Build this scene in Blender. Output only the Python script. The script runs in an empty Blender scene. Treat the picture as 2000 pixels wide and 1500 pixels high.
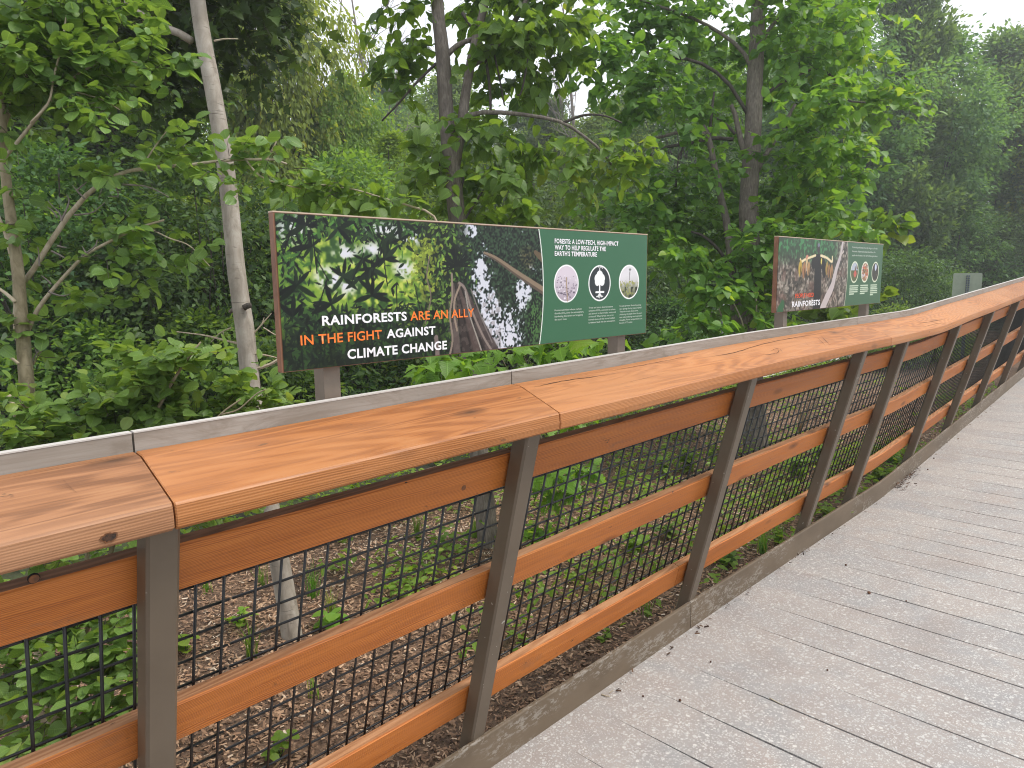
import bpy, math, random
import numpy as np
from mathutils import Matrix, Vector

random.seed(7)
rng = np.random.default_rng(7)
scn = bpy.context.scene
col = scn.collection

# ------------------------------------------------------------------ camera
EYE = np.array([0.0, 0.0, 1.6])
FPX = 1387.0                                   # focal length for a 2000 px wide frame
CAM = np.array([[0.71086898, 0.0942695, -0.69697816],
                [0.70321807, -0.1125022, 0.70201681],
                [-0.0122328, -0.98916961, -0.14626634]])   # columns: right, down, forward
cd = bpy.data.cameras.new('camera'); cam = bpy.data.objects.new('camera', cd); col.objects.link(cam)
M = Matrix.Identity(4)
for i in range(3):
    M[i][0] = CAM[i, 0]; M[i][1] = -CAM[i, 1]; M[i][2] = -CAM[i, 2]; M[i][3] = EYE[i]
cam.matrix_world = M
cd.sensor_width = 36.0; cd.lens = FPX / 2000 * 36.0; cd.clip_start = 0.02; cd.clip_end = 600
scn.camera = cam

# ------------------------------------------------------------------ sky, sun, exposure
SUN_EL, SUN_AZ = 56.0, 44.0                    # azimuth from +Y towards +X
w = bpy.data.worlds.new('World'); scn.world = w; w.use_nodes = True
wn = w.node_tree; wn.nodes.clear()
sky = wn.nodes.new('ShaderNodeTexSky'); sky.sky_type = 'NISHITA'; sky.sun_disc = False
sky.sun_elevation = math.radians(SUN_EL); sky.sun_rotation = math.radians(SUN_AZ)
sky.dust_density = 4.0; sky.air_density = 1.0
ov = wn.nodes.new('ShaderNodeMix'); ov.data_type = 'RGBA'; ov.inputs['Factor'].default_value = 0.88
wn.links.new(sky.outputs['Color'], ov.inputs['A'])
tc = wn.nodes.new('ShaderNodeTexCoord')
cn = wn.nodes.new('ShaderNodeTexNoise'); cn.inputs['Scale'].default_value = 1.6; cn.inputs['Detail'].default_value = 4
wn.links.new(tc.outputs['Generated'], cn.inputs['Vector'])
cr = wn.nodes.new('ShaderNodeValToRGB')
cr.color_ramp.elements[0].position = 0.3; cr.color_ramp.elements[0].color = (8.6, 9.1, 9.9, 1)
cr.color_ramp.elements[1].position = 0.7; cr.color_ramp.elements[1].color = (10.4, 10.6, 10.9, 1)
wn.links.new(cn.outputs['Fac'], cr.inputs['Fac'])
wn.links.new(cr.outputs['Color'], ov.inputs['B'])
bg = wn.nodes.new('ShaderNodeBackground'); bg.inputs['Strength'].default_value = 0.074
wn.links.new(ov.outputs['Result'], bg.inputs['Color'])
wo = wn.nodes.new('ShaderNodeOutputWorld'); wn.links.new(bg.outputs['Background'], wo.inputs['Surface'])

sd = bpy.data.lights.new('sun', 'SUN'); sun = bpy.data.objects.new('sun', sd); col.objects.link(sun)
sd.energy = 1.5; sd.angle = math.radians(12); sd.color = (1.0, 0.95, 0.87)
el, az = math.radians(SUN_EL), math.radians(SUN_AZ)
to_sun = Vector((math.cos(el) * math.sin(az), math.cos(el) * math.cos(az), math.sin(el)))
sun.rotation_euler = to_sun.to_track_quat('Z', 'Y').to_euler()
sun.location = (6, 4, 12)

scn.view_settings.view_transform = 'Standard'; scn.view_settings.look = 'None'
scn.view_settings.exposure = 1.02; scn.view_settings.gamma = 1.0
scn.view_settings.use_curve_mapping = False
scn.cycles.max_bounces = 6; scn.cycles.diffuse_bounces = 4; scn.cycles.glossy_bounces = 3
scn.cycles.transmission_bounces = 5; scn.cycles.transparent_max_bounces = 8
scn.cycles.use_denoising = True
scn.cycles.pixel_filter_type = 'BLACKMAN_HARRIS'; scn.cycles.filter_width = 1.05

# ------------------------------------------------------------------ geometry helpers
def ray(px, py):
    return CAM @ np.array([(px - 1000) / FPX, (py - 750) / FPX, 1.0])

def at(px, py, d):
    return EYE + ray(px, py) * d

def on_z(px, py, z):
    r = ray(px, py); return EYE + r * ((z - EYE[2]) / r[2])

def on_plane(px, py, p0, n):
    r = ray(px, py); n = np.asarray(n, float)
    return EYE + r * (n @ (np.asarray(p0) - EYE) / (n @ r))

def norm(v):
    v = np.asarray(v, float)
    return v / np.maximum(np.linalg.norm(v, axis=-1, keepdims=True), 1e-9)

def s2l(c):
    c = np.asarray(c, float) / 255.0
    return np.where(c <= 0.04045, c / 12.92, ((c + 0.055) / 1.055) ** 2.4)

def empty(name, loc, label=None, cat=None, group=None, kind=None):
    o = bpy.data.objects.new(name, None); col.objects.link(o); o.location = loc
    o.empty_display_size = 0.1
    tag(o, label, cat, group, kind); return o

def tag(o, label=None, cat=None, group=None, kind=None):
    if label: o['label'] = label
    if cat: o['category'] = cat
    if group: o['group'] = group
    if kind: o['kind'] = kind
    return o

def wloc(o):
    v = np.zeros(3)
    while o is not None:
        v += np.array(o.location); o = o.parent
    return v

def link(name, me, mat, parent=None, loc=None):
    o = bpy.data.objects.new(name, me); col.objects.link(o)
    if mat is not None and len(me.materials) == 0:
        for m in (mat if isinstance(mat, (list, tuple)) else [mat]): me.materials.append(m)
    if parent is not None: o.parent = parent
    if loc is not None: o.location = loc
    return o

def np_mesh(name, V, loops, totals, smooth=False, attrs=None, uv=None):
    V = np.asarray(V, np.float32); loops = np.asarray(loops, np.int32); totals = np.asarray(totals, np.int32)
    me = bpy.data.meshes.new(name)
    me.vertices.add(len(V)); me.vertices.foreach_set('co', V.ravel())
    me.loops.add(len(loops)); me.loops.foreach_set('vertex_index', loops)
    me.polygons.add(len(totals))
    st = np.concatenate([[0], np.cumsum(totals)[:-1]]).astype(np.int32)
    me.polygons.foreach_set('loop_start', st); me.polygons.foreach_set('loop_total', totals)
    if smooth: me.polygons.foreach_set('use_smooth', np.ones(len(totals), bool))
    me.update(calc_edges=True)
    for k, a in (attrs or {}).items():
        a = np.asarray(a, np.float32)
        if a.ndim == 1:
            at_ = me.attributes.new(k, 'FLOAT', 'POINT'); at_.data.foreach_set('value', a)
        else:
            at_ = me.attributes.new(k, 'FLOAT_COLOR', 'POINT')
            at_.data.foreach_set('color', np.concatenate([a, np.ones((len(a), 1), np.float32)], 1).ravel())
    if uv is not None:
        l = me.uv_layers.new(name='UVMap'); l.data.foreach_set('uv', np.asarray(uv, np.float32)[loops].ravel())
    return me

class MB:
    """collects plain geometry in world coordinates, then links it as one mesh object"""
    def __init__(s): s.v = []; s.f = []; s.m = []
    def add(s, verts, faces, mi=0):
        o = len(s.v); s.v += [tuple(map(float, p)) for p in verts]
        s.f += [tuple(i + o for i in f) for f in faces]; s.m += [mi] * len(faces); return s
    def hexa(s, b, t, mi=0):                    # two quads, bottom and top, same order
        return s.add(list(b) + list(t), [(3, 2, 1, 0), (4, 5, 6, 7), (0, 1, 5, 4), (1, 2, 6, 5), (2, 3, 7, 6), (3, 0, 4, 7)], mi)
    def box(s, c, d, mi=0):
        x, y, z = c; a, b, h = d[0] / 2, d[1] / 2, d[2] / 2
        return s.hexa([(x - a, y - b, z - h), (x + a, y - b, z - h), (x + a, y + b, z - h), (x - a, y + b, z - h)],
                      [(x - a, y - b, z + h), (x + a, y - b, z + h), (x + a, y + b, z + h), (x - a, y + b, z + h)], mi)
    def loft(s, rings, closed_ends=True, mi=0):  # rings: list of equal length point lists
        n = len(rings[0]); o = len(s.v)
        for r in rings: s.v += [tuple(map(float, p)) for p in r]
        for k in range(len(rings) - 1):
            for i in range(n):
                j = (i + 1) % n
                s.f.append((o + k * n + i, o + k * n + j, o + (k + 1) * n + j, o + (k + 1) * n + i)); s.m.append(mi)
        if closed_ends:
            s.f.append(tuple(o + i for i in range(n - 1, -1, -1))); s.m.append(mi)
            e = o + (len(rings) - 1) * n
            s.f.append(tuple(e + i for i in range(n))); s.m.append(mi)
        return s
    def tube(s, pts, rad, sides=8, mi=0, rough=0.0, seed=0):
        pts = np.asarray(pts, float); rad = np.broadcast_to(np.asarray(rad, float), (len(pts),))
        r_ = np.random.default_rng(seed)
        T = norm(np.gradient(pts, axis=0)); up = np.array([0.13, 0.21, 0.97])
        rings = []; ref = None
        for p, t, r in zip(pts, T, rad):
            if ref is None: ref = np.cross(t, up if abs(t @ up) < 0.9 else np.array([1.0, 0, 0]))
            a = norm(ref - t * (ref @ t)); b = np.cross(t, a); ref = a
            ang = np.arange(sides) * 2 * math.pi / sides
            k = 1 + rough * r_.normal(size=sides)
            rings.append(p + r * (np.cos(ang) * k)[:, None] * a + r * (np.sin(ang) * k)[:, None] * b)
        return s.loft(rings, True, mi)
    def mesh(s, name, off=(0, 0, 0), smooth=False):
        me = bpy.data.meshes.new(name); o = np.asarray(off, float)
        me.from_pydata([tuple(np.asarray(p) - o) for p in s.v], [], s.f)
        if len(set(s.m)) > 1 or (s.m and s.m[0]): me.polygons.foreach_set('material_index', np.array(s.m, np.int32))
        if smooth: me.polygons.foreach_set('use_smooth', np.ones(len(s.f), bool))
        me.update(); return me
    def build(s, name, mat, parent=None, smooth=False):
        return link(name, s.mesh(name, wloc(parent) if parent else (0, 0, 0), smooth), mat, parent)

    def _stuff(s, name, mat, parent=None):
        o = s.build(name, mat, parent); o['kind'] = 'stuff'; return o

def spline(pts, n):
    """Catmull-Rom through the points, n samples"""
    P = np.asarray(pts, float)
    if len(P) == 2: return P[0] + (P[1] - P[0]) * np.linspace(0, 1, n)[:, None]
    Q = np.concatenate([[2 * P[0] - P[1]], P, [2 * P[-1] - P[-2]]])
    out = []
    for t in np.linspace(0, len(P) - 1 - 1e-6, n):
        i = int(t); u = t - i; a, b, c, d = Q[i:i + 4]
        out.append(0.5 * (2 * b + (c - a) * u + (2 * a - 5 * b + 4 * c - d) * u * u + (3 * b - a - 3 * c + d) * u ** 3))
    return np.array(out)

# ------------------------------------------------------------------ material helpers
class Mat:
    def __init__(s, name):
        s.m = bpy.data.materials.new(name); s.m.use_nodes = True
        s.nt = s.m.node_tree; s.b = s.nt.nodes['Principled BSDF']; s.out = s.nt.nodes['Material Output']
    def n(s, t, **kw):
        nd = s.nt.nodes.new('ShaderNode' + t)
        for k, v in kw.items():
            k2 = k.replace('_', ' ')
            if k2 in nd.inputs: s.set(nd.inputs[k2], v)
            else: setattr(nd, k, v)
        return nd
    def set(s, sock, v):
        if isinstance(v, bpy.types.NodeSocket): s.nt.links.new(v, sock)
        else: sock.default_value = v
    def ramp(s, fac, stops, interp='LINEAR'):
        r = s.n('ValToRGB'); s.set(r.inputs['Fac'], fac); cr_ = r.color_ramp; cr_.interpolation = interp
        while len(cr_.elements) < len(stops): cr_.elements.new(0.5)
        for e, (p, c) in zip(cr_.elements, stops):
            e.position = p; e.color = (*c, 1) if len(c) == 3 else c
        return r.outputs['Color']
    def fac(s, v, lo, hi, a=0.0, b=1.0):
        r = s.n('MapRange'); s.set(r.inputs['Value'], v); r.interpolation_type = 'SMOOTHSTEP'
        for i, x in zip(('From Min', 'From Max', 'To Min', 'To Max'), (lo, hi, a, b)): s.set(r.inputs[i], x)
        return r.outputs['Result']
    def mix(s, f, a, b, mode='MIX'):
        x = s.n('Mix', data_type='RGBA', blend_type=mode); s.set(x.inputs[0], f)
        s.set(x.inputs[6], a if isinstance(a, bpy.types.NodeSocket) else (*a, 1)); s.set(x.inputs[7], b if isinstance(b, bpy.types.NodeSocket) else (*b, 1))
        return x.outputs[2]
    def math(s, op, a, b=0.0):
        x = s.n('Math', operation=op); s.set(x.inputs[0], a); s.set(x.inputs[1], b); return x.outputs[0]
    def coords(s, scale=(1, 1, 1), kind='Object', rand=True):
        t = s.n('TexCoord'); m = s.n('Mapping'); s.nt.links.new(t.outputs[kind], m.inputs['Vector'])
        m.inputs['Scale'].default_value = scale
        if rand:
            oi = s.n('ObjectInfo'); c = s.n('CombineXYZ')
            r = s.math('MULTIPLY', oi.outputs['Random'], 37.0)
            for i in range(3): s.set(c.inputs[i], r)
            s.nt.links.new(c.outputs[0], m.inputs['Location'])
        return m.outputs['Vector']
    def noise(s, vec, scale, detail=4.0, rough=0.55, dist=0.0):
        x = s.n('TexNoise'); s.set(x.inputs['Vector'], vec); x.inputs['Scale'].default_value = scale
        x.inputs['Detail'].default_value = detail; x.inputs['Roughness'].default_value = rough; x.inputs['Distortion'].default_value = dist
        return x.outputs['Fac']
    def bump(s, h, strength=0.3, dist=0.002):
        x = s.n('Bump'); s.set(x.inputs['Height'], h); x.inputs['Strength'].default_value = strength; x.inputs['Distance'].default_value = dist
        s.nt.links.new(x.outputs['Normal'], s.b.inputs['Normal'])
    def p(s, **kw):
        for k, v in kw.items():
            k2 = k.replace('_', ' ')
            if k2 == 'Base Color' and isinstance(v, tuple): v = (*v, 1)
            s.set(s.b.inputs[k2], v)
        return s.m

def wood_mat(name, c_dark, c_mid, c_light, fade=None, rough=0.5):
    a = Mat(name)
    v = a.coords((1, 1, 1))
    vs = a.coords((26, 1.1, 26)); vf = a.coords((230, 5.0, 230)); vl = a.coords((5, 0.7, 5))
    wob = a.noise(vs, 1.0, 3, 0.5, 1.2)
    fine = a.noise(vf, 1.0, 3, 0.6)
    big = a.noise(vl, 1.0, 3, 0.6)
    # growth rings: sine of warped distance
    sep = a.n('SeparateXYZ'); a.set(sep.inputs[0], v)
    d = a.math('ADD', a.math('MULTIPLY', sep.outputs[2], 1500.0), a.math('MULTIPLY', sep.outputs[0], 620.0))
    d = a.math('ADD', d, a.math('MULTIPLY', a.noise(a.coords((12, 0.8, 12)), 1.0, 2, 0.5, 0.6), 60.0))
    ring = a.math('MULTIPLY_ADD' if False else 'SINE', d)
    ringf = a.fac(ring, -1.0, 1.0)
    g = a.math('ADD', a.math('MULTIPLY', wob, 0.15), a.math('ADD', a.math('MULTIPLY', fine, 0.44), a.math('MULTIPLY', ringf, 0.17)))
    g = a.math('ADD', g, a.math('MULTIPLY', a.math('SUBTRACT', big, 0.44), 0.45))
    c = a.ramp(g, [(0.27, c_dark), (0.46, c_mid), (0.64, c_light)])
    # knots
    vk = a.coords((9, 2.6, 9)); vo = a.n('TexVoronoi', feature='F1'); a.set(vo.inputs['Vector'], vk); vo.inputs['Scale'].default_value = 1.0
    kn = a.fac(vo.outputs['Distance'], 0.09, 0.20, 1.0, 0.0)
    core = a.fac(vo.outputs['Distance'], 0.02, 0.09, 1.0, 0.0)
    c = a.mix(a.math('MULTIPLY', kn, 0.6), c, tuple(x * 0.45 for x in c_dark))
    c = a.mix(a.math('MULTIPLY', core, 0.6), c, (0.02, 0.011, 0.006))
    # grime and scuffs
    vg = a.coords((9, 3.5, 9)); gr = a.noise(vg, 1.0, 6, 0.7)
    c = a.mix(a.fac(gr, 0.60, 0.74, 0.0, 0.45), c, (0.11, 0.085, 0.065))
    vp = a.coords((55, 22, 55)); sp = a.noise(vp, 1.0, 3, 0.6)
    c = a.mix(a.math('MULTIPLY', a.fac(sp, 0.66, 0.72), a.fac(gr, 0.45, 0.65)), c, (0.05, 0.03, 0.018))
    oi = a.n('ObjectInfo'); c = a.mix(1.0, c, a.ramp(oi.outputs['Random'], [(0.0, (0.88, 0.86, 0.84)), (0.5, (1.02, 1.0, 0.98)), (1.0, (1.12, 1.14, 1.16))]), 'MULTIPLY')
    if fade is not None:
        fd = a.noise(a.coords((3.2, 1.0, 3.2)), 1.0, 4, 0.6)
        c = a.mix(a.fac(fd, 0.35, 0.68, 0.05, 0.7), c, fade)
    a.p(Base_Color=c, Roughness=a.fac(fine, 0.3, 0.7, rough - 0.08, rough + 0.12))
    a.b.inputs['Specular IOR Level'].default_value = 0.35
    h = a.math('ADD', a.math('MULTIPLY', fine, 0.6), a.math('MULTIPLY', ringf, 0.5))
    a.bump(h, 0.35, 0.0016)
    return a.m

def plain(name, c, rough=0.5, metal=0.0, spec=0.5):
    a = Mat(name); a.p(Base_Color=c, Roughness=rough, Metallic=metal); a.b.inputs['Specular IOR Level'].default_value = spec
    return a.m

def noisy(name, c1, c2, scale=8.0, rough=0.6, stretch=(1, 1, 1), bump=0.2, bdist=0.003, detail=5, lo=0.35, hi=0.65, extra=None):
    a = Mat(name); v = a.coords(stretch); f = a.noise(v, scale, detail, 0.62)
    c = a.mix(a.fac(f, lo, hi), c1, c2)
    if extra: c = extra(a, c)
    a.p(Base_Color=c, Roughness=rough)
    f2 = a.noise(v, scale * 5, 4, 0.6)
    if bump: a.bump(a.math('ADD', f, a.math('MULTIPLY', f2, 0.4)), bump, bdist)
    return a.m

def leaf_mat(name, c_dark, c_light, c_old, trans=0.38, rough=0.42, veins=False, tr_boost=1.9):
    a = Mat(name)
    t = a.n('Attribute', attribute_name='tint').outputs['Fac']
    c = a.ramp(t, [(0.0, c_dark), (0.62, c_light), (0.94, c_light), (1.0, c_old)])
    oi = a.n('ObjectInfo')
    hs = a.n('HueSaturation'); a.set(hs.inputs['Color'], c)
    a.set(hs.inputs['Hue'], a.math('ADD', a.math('MULTIPLY', oi.outputs['Random'], 0.03), 0.486))
    a.set(hs.inputs['Value'], a.math('ADD', a.math('MULTIPLY', oi.outputs['Random'], 0.3), 0.85))
    c = hs.outputs['Color']
    if veins:
        u = a.n('UVMap'); sp = a.n('SeparateXYZ'); a.set(sp.inputs[0], u.outputs[0])
        av = a.math('ABSOLUTE', sp.outputs[1])
        ph = a.math('SUBTRACT', sp.outputs[0], a.math('MULTIPLY', av, 0.75))
        wv = a.math('SINE', a.math('MULTIPLY', ph, 58.0))
        mid = a.fac(av, 0.0, 0.035, 1.0, 0.0)
        vein = a.math('MAXIMUM', a.fac(wv, 0.72, 1.0, 0.0, 0.55), mid)
        c = a.mix(a.math('MULTIPLY', vein, 0.35), c, tuple(min(1, x * 1.9 + 0.01) for x in c_light))
        a.bump(a.math('ADD', a.math('MULTIPLY', wv, 0.5), mid), 0.5, 0.0012)
    a.p(Base_Color=c, Roughness=rough); a.b.inputs['Specular IOR Level'].default_value = 0.4
    tr = a.n('BsdfTranslucent')
    tcol = a.mix(1.0, c, (tr_boost * 1.15, tr_boost, tr_boost * 0.45), 'MULTIPLY')
    a.set(tr.inputs['Color'], tcol)
    mx = a.n('MixShader'); mx.inputs[0].default_value = trans
    a.nt.links.new(a.b.outputs[0], mx.inputs[1]); a.nt.links.new(tr.outputs[0], mx.inputs[2])
    a.nt.links.new(mx.outputs[0], a.out.inputs['Surface'])
    return a.m

MT = {}
MT['rail'] = wood_mat('oiled_cedar_rail', (0.25, 0.082, 0.019), (0.41, 0.153, 0.042), (0.48, 0.208, 0.072), fade=(0.43, 0.192, 0.078), rough=0.46)
MT['rail_old'] = wood_mat('weathered_cedar_rail', (0.18, 0.075, 0.03), (0.33, 0.15, 0.065), (0.42, 0.22, 0.105), fade=(0.40, 0.21, 0.115), rough=0.5)
MT['board_brown'] = wood_mat('brown_board_top', (0.13, 0.062, 0.034), (0.21, 0.105, 0.058), (0.28, 0.15, 0.088), rough=0.6)  # darker brown for the upper face of the top row of boards
MT['board_faded'] = wood_mat('faded_board_top', (0.27, 0.115, 0.045), (0.40, 0.19, 0.085), (0.48, 0.26, 0.135), rough=0.55)
MT['board'] = wood_mat('oiled_cedar_board', (0.28, 0.080, 0.014), (0.49, 0.158, 0.030), (0.57, 0.215, 0.052), rough=0.48)

def chips(a, c):
    f = a.noise(a.coords((1, 1, 1)), 60, 2, 0.5); g = a.noise(a.coords((1, 1, 1)), 7, 3, 0.6)
    return a.mix(a.math('MULTIPLY', a.fac(f, 0.72, 0.74), a.fac(g, 0.5, 0.6)), c, (0.5, 0.48, 0.44))
MT['steel'] = noisy('brown_painted_steel', (0.112, 0.083, 0.056), (0.128, 0.096, 0.066), 6, 0.42, bump=0.05, bdist=0.0006, extra=chips)

def scuff(a, c):
    v = a.coords((1, 0.5, 1.3)); f = a.noise(v, 60, 5, 0.75, 0.3); g = a.noise(a.coords((1, 0.5, 2)), 5.5, 3, 0.6)
    k = a.math('MULTIPLY', a.fac(f, 0.50, 0.56), a.fac(g, 0.46, 0.60))
    c = a.mix(a.math('MULTIPLY', k, 0.55), c, (0.34, 0.31, 0.27))
    sp = a.n('SeparateXYZ'); t_ = a.n('TexCoord'); a.set(sp.inputs[0], t_.outputs['Object'])
    return c
MT['kerb'] = noisy('worn_brown_kerb_paint', (0.108, 0.077, 0.048), (0.140, 0.102, 0.066), 6, 0.6, (1, 0.4, 1), 0.25, 0.001, extra=scuff)

def grime(a, c):
    f = a.noise(a.coords((1, 0.25, 1)), 18, 6, 0.7, 0.8)
    c = a.mix(a.fac(f, 0.50, 0.66, 0.0, 0.7), c, (0.20, 0.165, 0.13))
    g = a.noise(a.coords((1, 0.06, 2)), 120, 3, 0.6)
    return a.mix(a.fac(g, 0.45, 0.7, 0, 0.5), c, (0.22, 0.18, 0.145))
MT['strip'] = noisy('weathered_grey_strip', (0.27, 0.235, 0.20), (0.35, 0.315, 0.28), 6, 0.7, (1, 0.3, 3), 0.2, 0.001, extra=grime)
MT['strip_cap'] = plain('bright_strip_edge', (0.52, 0.49, 0.46), 0.5)
MT['wire'] = plain('black_coated_wire', (0.012, 0.012, 0.013), 0.38)
MT['plug'] = noisy('wood_plug', (0.20, 0.07, 0.02), (0.10, 0.04, 0.015), 60, 0.6, bump=0)
MT['black'] = plain('dark_gap', (0.008, 0.005, 0.004), 0.9)
MT['knot'] = noisy('burnt_knot', (0.012, 0.007, 0.004), (0.06, 0.022, 0.008), 90, 0.6, bump=0.3)

def deck_mat():
    a = Mat('exposed_aggregate_concrete')
    v = a.coords((1, 1, 1), rand=False)
    big = a.noise(v, 1.7, 5, 0.62, 0.3); mid = a.noise(v, 7, 4, 0.6)
    mort = a.ramp(big, [(0.30, (0.29, 0.285, 0.285)), (0.45, (0.35, 0.315, 0.295)), (0.58, (0.295, 0.288, 0.288)), (0.72, (0.37, 0.31, 0.28))])
    mort = a.mix(a.fac(mid, 0.4, 0.68, 0, 0.5), mort, (0.30, 0.255, 0.235))
    warp = a.n('TexNoise'); a.set(warp.inputs['Vector'], v); warp.inputs['Scale'].default_value = 55
    wv = a.n('VectorMath', operation='MULTIPLY_ADD'); a.nt.links.new(warp.outputs['Color'], wv.inputs[0]); wv.inputs[1].default_value = (0.011, 0.011, 0.011); a.set(wv.inputs[2], v)
    h = None; c = mort
    for sc, lo, hi, thr in ((40, 0.24, 0.34, 0.55), (78, 0.26, 0.40, 0.35), (160, 0.28, 0.45, 0.3)):
        vo = a.n('TexVoronoi', feature='F1'); a.set(vo.inputs['Vector'], wv.outputs[0]); vo.inputs['Scale'].default_value = sc
        cs = a.n('SeparateXYZ'); a.nt.links.new(vo.outputs['Color'], cs.inputs[0])
        st = a.math('MULTIPLY', a.fac(vo.outputs['Distance'], lo, hi, 1.0, 0.0), a.fac(cs.outputs[0], thr, thr + 0.04))
        sc_c = a.ramp(cs.outputs[1], [(0.0, (0.36, 0.35, 0.345)), (0.35, (0.45, 0.44, 0.43)), (0.7, (0.54, 0.53, 0.52)), (0.93, (0.60, 0.585, 0.56)), (1.0, (0.24, 0.21, 0.2))])
        c = a.mix(a.math('MULTIPLY', st, 0.85), c, sc_c)
        h = st if h is None else a.math('ADD', h, st)
    sp = a.noise(v, 260, 2, 0.5)
    c = a.mix(a.fac(sp, 0.69, 0.73, 0, 0.8), c, (0.06, 0.045, 0.04))
    oi = a.n('ObjectInfo'); c = a.mix(1.0, c, a.ramp(oi.outputs['Random'], [(0.0, (0.90, 0.90, 0.895)), (0.5, (0.96, 0.95, 0.93)), (1.0, (1.02, 0.995, 0.96))]), 'MULTIPLY')
    st2 = a.noise(v, 0.9, 4, 0.7, 1.0)
    c = a.mix(a.fac(st2, 0.52, 0.72, 0, 0.35), c, (0.24, 0.19, 0.165))
    a.p(Base_Color=c, Roughness=0.72); a.bump(h, 0.12, 0.001)
    return a.m
MT['deck'] = deck_mat()
MT['groove'] = plain('dirty_groove', (0.05, 0.04, 0.034), 0.95)

def mulch_mat():
    a = Mat('mulch_floor'); v = a.coords((1, 1, 1), rand=False)
    f = a.noise(v, 40, 5, 0.7); g = a.noise(v, 2.2, 4, 0.6)
    c = a.ramp(f, [(0.3, (0.05, 0.03, 0.02)), (0.52, (0.17, 0.10, 0.062)), (0.7, (0.33, 0.21, 0.13))])
    c = a.mix(a.fac(g, 0.4, 0.65, 0, 0.5), c, (0.06, 0.04, 0.028))
    a.p(Base_Color=c, Roughness=0.95); a.bump(f, 0.8, 0.02); return a.m
MT['mulch'] = mulch_mat()

def chip_mat():
    a = Mat('wood_chip'); t = a.n('Attribute', attribute_name='tint').outputs['Fac']
    c = a.ramp(t, [(0.0, (0.045, 0.024, 0.015)), (0.3, (0.15, 0.085, 0.05)), (0.6, (0.34, 0.20, 0.12)), (0.85, (0.50, 0.33, 0.21)), (1.0, (0.60, 0.49, 0.38))])
    a.p(Base_Color=c, Roughness=0.9); return a.m
MT['chip'] = chip_mat()
MT['forest_floor'] = noisy('forest_floor', (0.028, 0.026, 0.014), (0.055, 0.07, 0.022), 3, 0.95, bump=0.6, bdist=0.03)
MT['path'] = noisy('pale_concrete_path', (0.42, 0.40, 0.37), (0.52, 0.50, 0.47), 5, 0.85, bump=0.1)

MT['bark_pale'] = None
def bark(name, c1, c2, c3, vs, hs, lent=False, bd=0.006, bs=0.6):
    a = Mat(name); v = a.coords((hs, hs, vs)); f = a.noise(v, 1.0, 6, 0.68, 0.6)
    c = a.ramp(f, [(0.3, c1), (0.5, c2), (0.68, c3)])
    big = a.noise(a.coords((1, 1, 1)), 5, 4, 0.6)
    c = a.mix(a.fac(big, 0.45, 0.68, 0, 0.55), c, c1)
    if lent:
        l = a.noise(a.coords((9, 9, 75)), 1.0, 3, 0.6, 0.4)
        c = a.mix(a.fac(l, 0.62, 0.70, 0, 0.6), c, (0.08, 0.055, 0.04))
        g = a.noise(a.coords((2, 2, 1.3)), 1.0, 4, 0.6)
        c = a.mix(a.fac(g, 0.55, 0.72, 0, 0.35), c, (0.32, 0.25, 0.17))
    a.p(Base_Color=c, Roughness=0.85); a.bump(f, bs, bd); return a.m
MT['bark_pale'] = bark('pale_smooth_bark', (0.20, 0.168, 0.135), (0.33, 0.29, 0.24), (0.42, 0.38, 0.33), 7, 22, True, 0.003, 0.5)
MT['bark_grey'] = bark('grey_furrowed_bark', (0.085, 0.070, 0.057), (0.175, 0.147, 0.122), (0.27, 0.235, 0.20), 9, 75, False, 0.01, 0.8)
MT['bark_dark'] = bark('dark_bark', (0.035, 0.029, 0.024), (0.07, 0.058, 0.048), (0.12, 0.10, 0.085), 8, 60, False, 0.012, 0.8)
MT['bark_olive'] = bark('olive_young_bark', (0.16, 0.13, 0.075), (0.28, 0.23, 0.145), (0.38, 0.325, 0.23), 9, 30, True, 0.002, 0.4)
MT['twig_pale'] = bark('pale_twig', (0.30, 0.24, 0.165), (0.45, 0.375, 0.27), (0.54, 0.475, 0.37), 20, 40, False, 0.001, 0.3)
MT['twig_dark'] = plain('dark_twig', (0.06, 0.047, 0.038), 0.85)
MT['twig_dead'] = plain('dead_twig', (0.20, 0.17, 0.15), 0.9)

MT['leaf_alder'] = leaf_mat('alder_leaf', (0.055, 0.115, 0.028), (0.155, 0.255, 0.060), (0.25, 0.34, 0.08), 0.38, 0.32, True)
MT['leaf_linden'] = leaf_mat('linden_leaf', (0.042, 0.102, 0.022), (0.125, 0.225, 0.038), (0.23, 0.31, 0.045), 0.45, 0.45, True)
MT['leaf_maple'] = leaf_mat('maple_leaf', (0.08, 0.18, 0.028), (0.15, 0.30, 0.04), (0.26, 0.38, 0.05), 0.45, 0.45, True)
MT['leaf_oak'] = leaf_mat('oak_leaf', (0.026, 0.062, 0.018), (0.065, 0.130, 0.028), (0.11, 0.18, 0.035), 0.34, 0.45)
MT['leaf_bg'] = leaf_mat('forest_leaf', (0.062, 0.135, 0.028), (0.175, 0.290, 0.055), (0.28, 0.36, 0.065), 0.46, 0.55)
MT['leaf_dark'] = leaf_mat('dark_understory_leaf', (0.030, 0.072, 0.022), (0.095, 0.180, 0.044), (0.16, 0.24, 0.05), 0.38, 0.55)
MT['leaf_bright'] = leaf_mat('bright_leaf', (0.09, 0.18, 0.025), (0.19, 0.32, 0.04), (0.30, 0.40, 0.06), 0.45, 0.5)
MT['leaf_yellow'] = leaf_mat('yellow_green_leaf', (0.11, 0.185, 0.030), (0.24, 0.33, 0.052), (0.38, 0.40, 0.07), 0.46, 0.55)
MT['leaf_cedar'] = leaf_mat('cedar_spray', (0.055, 0.125, 0.042), (0.150, 0.260, 0.078), (0.24, 0.34, 0.09), 0.42, 0.6)
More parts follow.
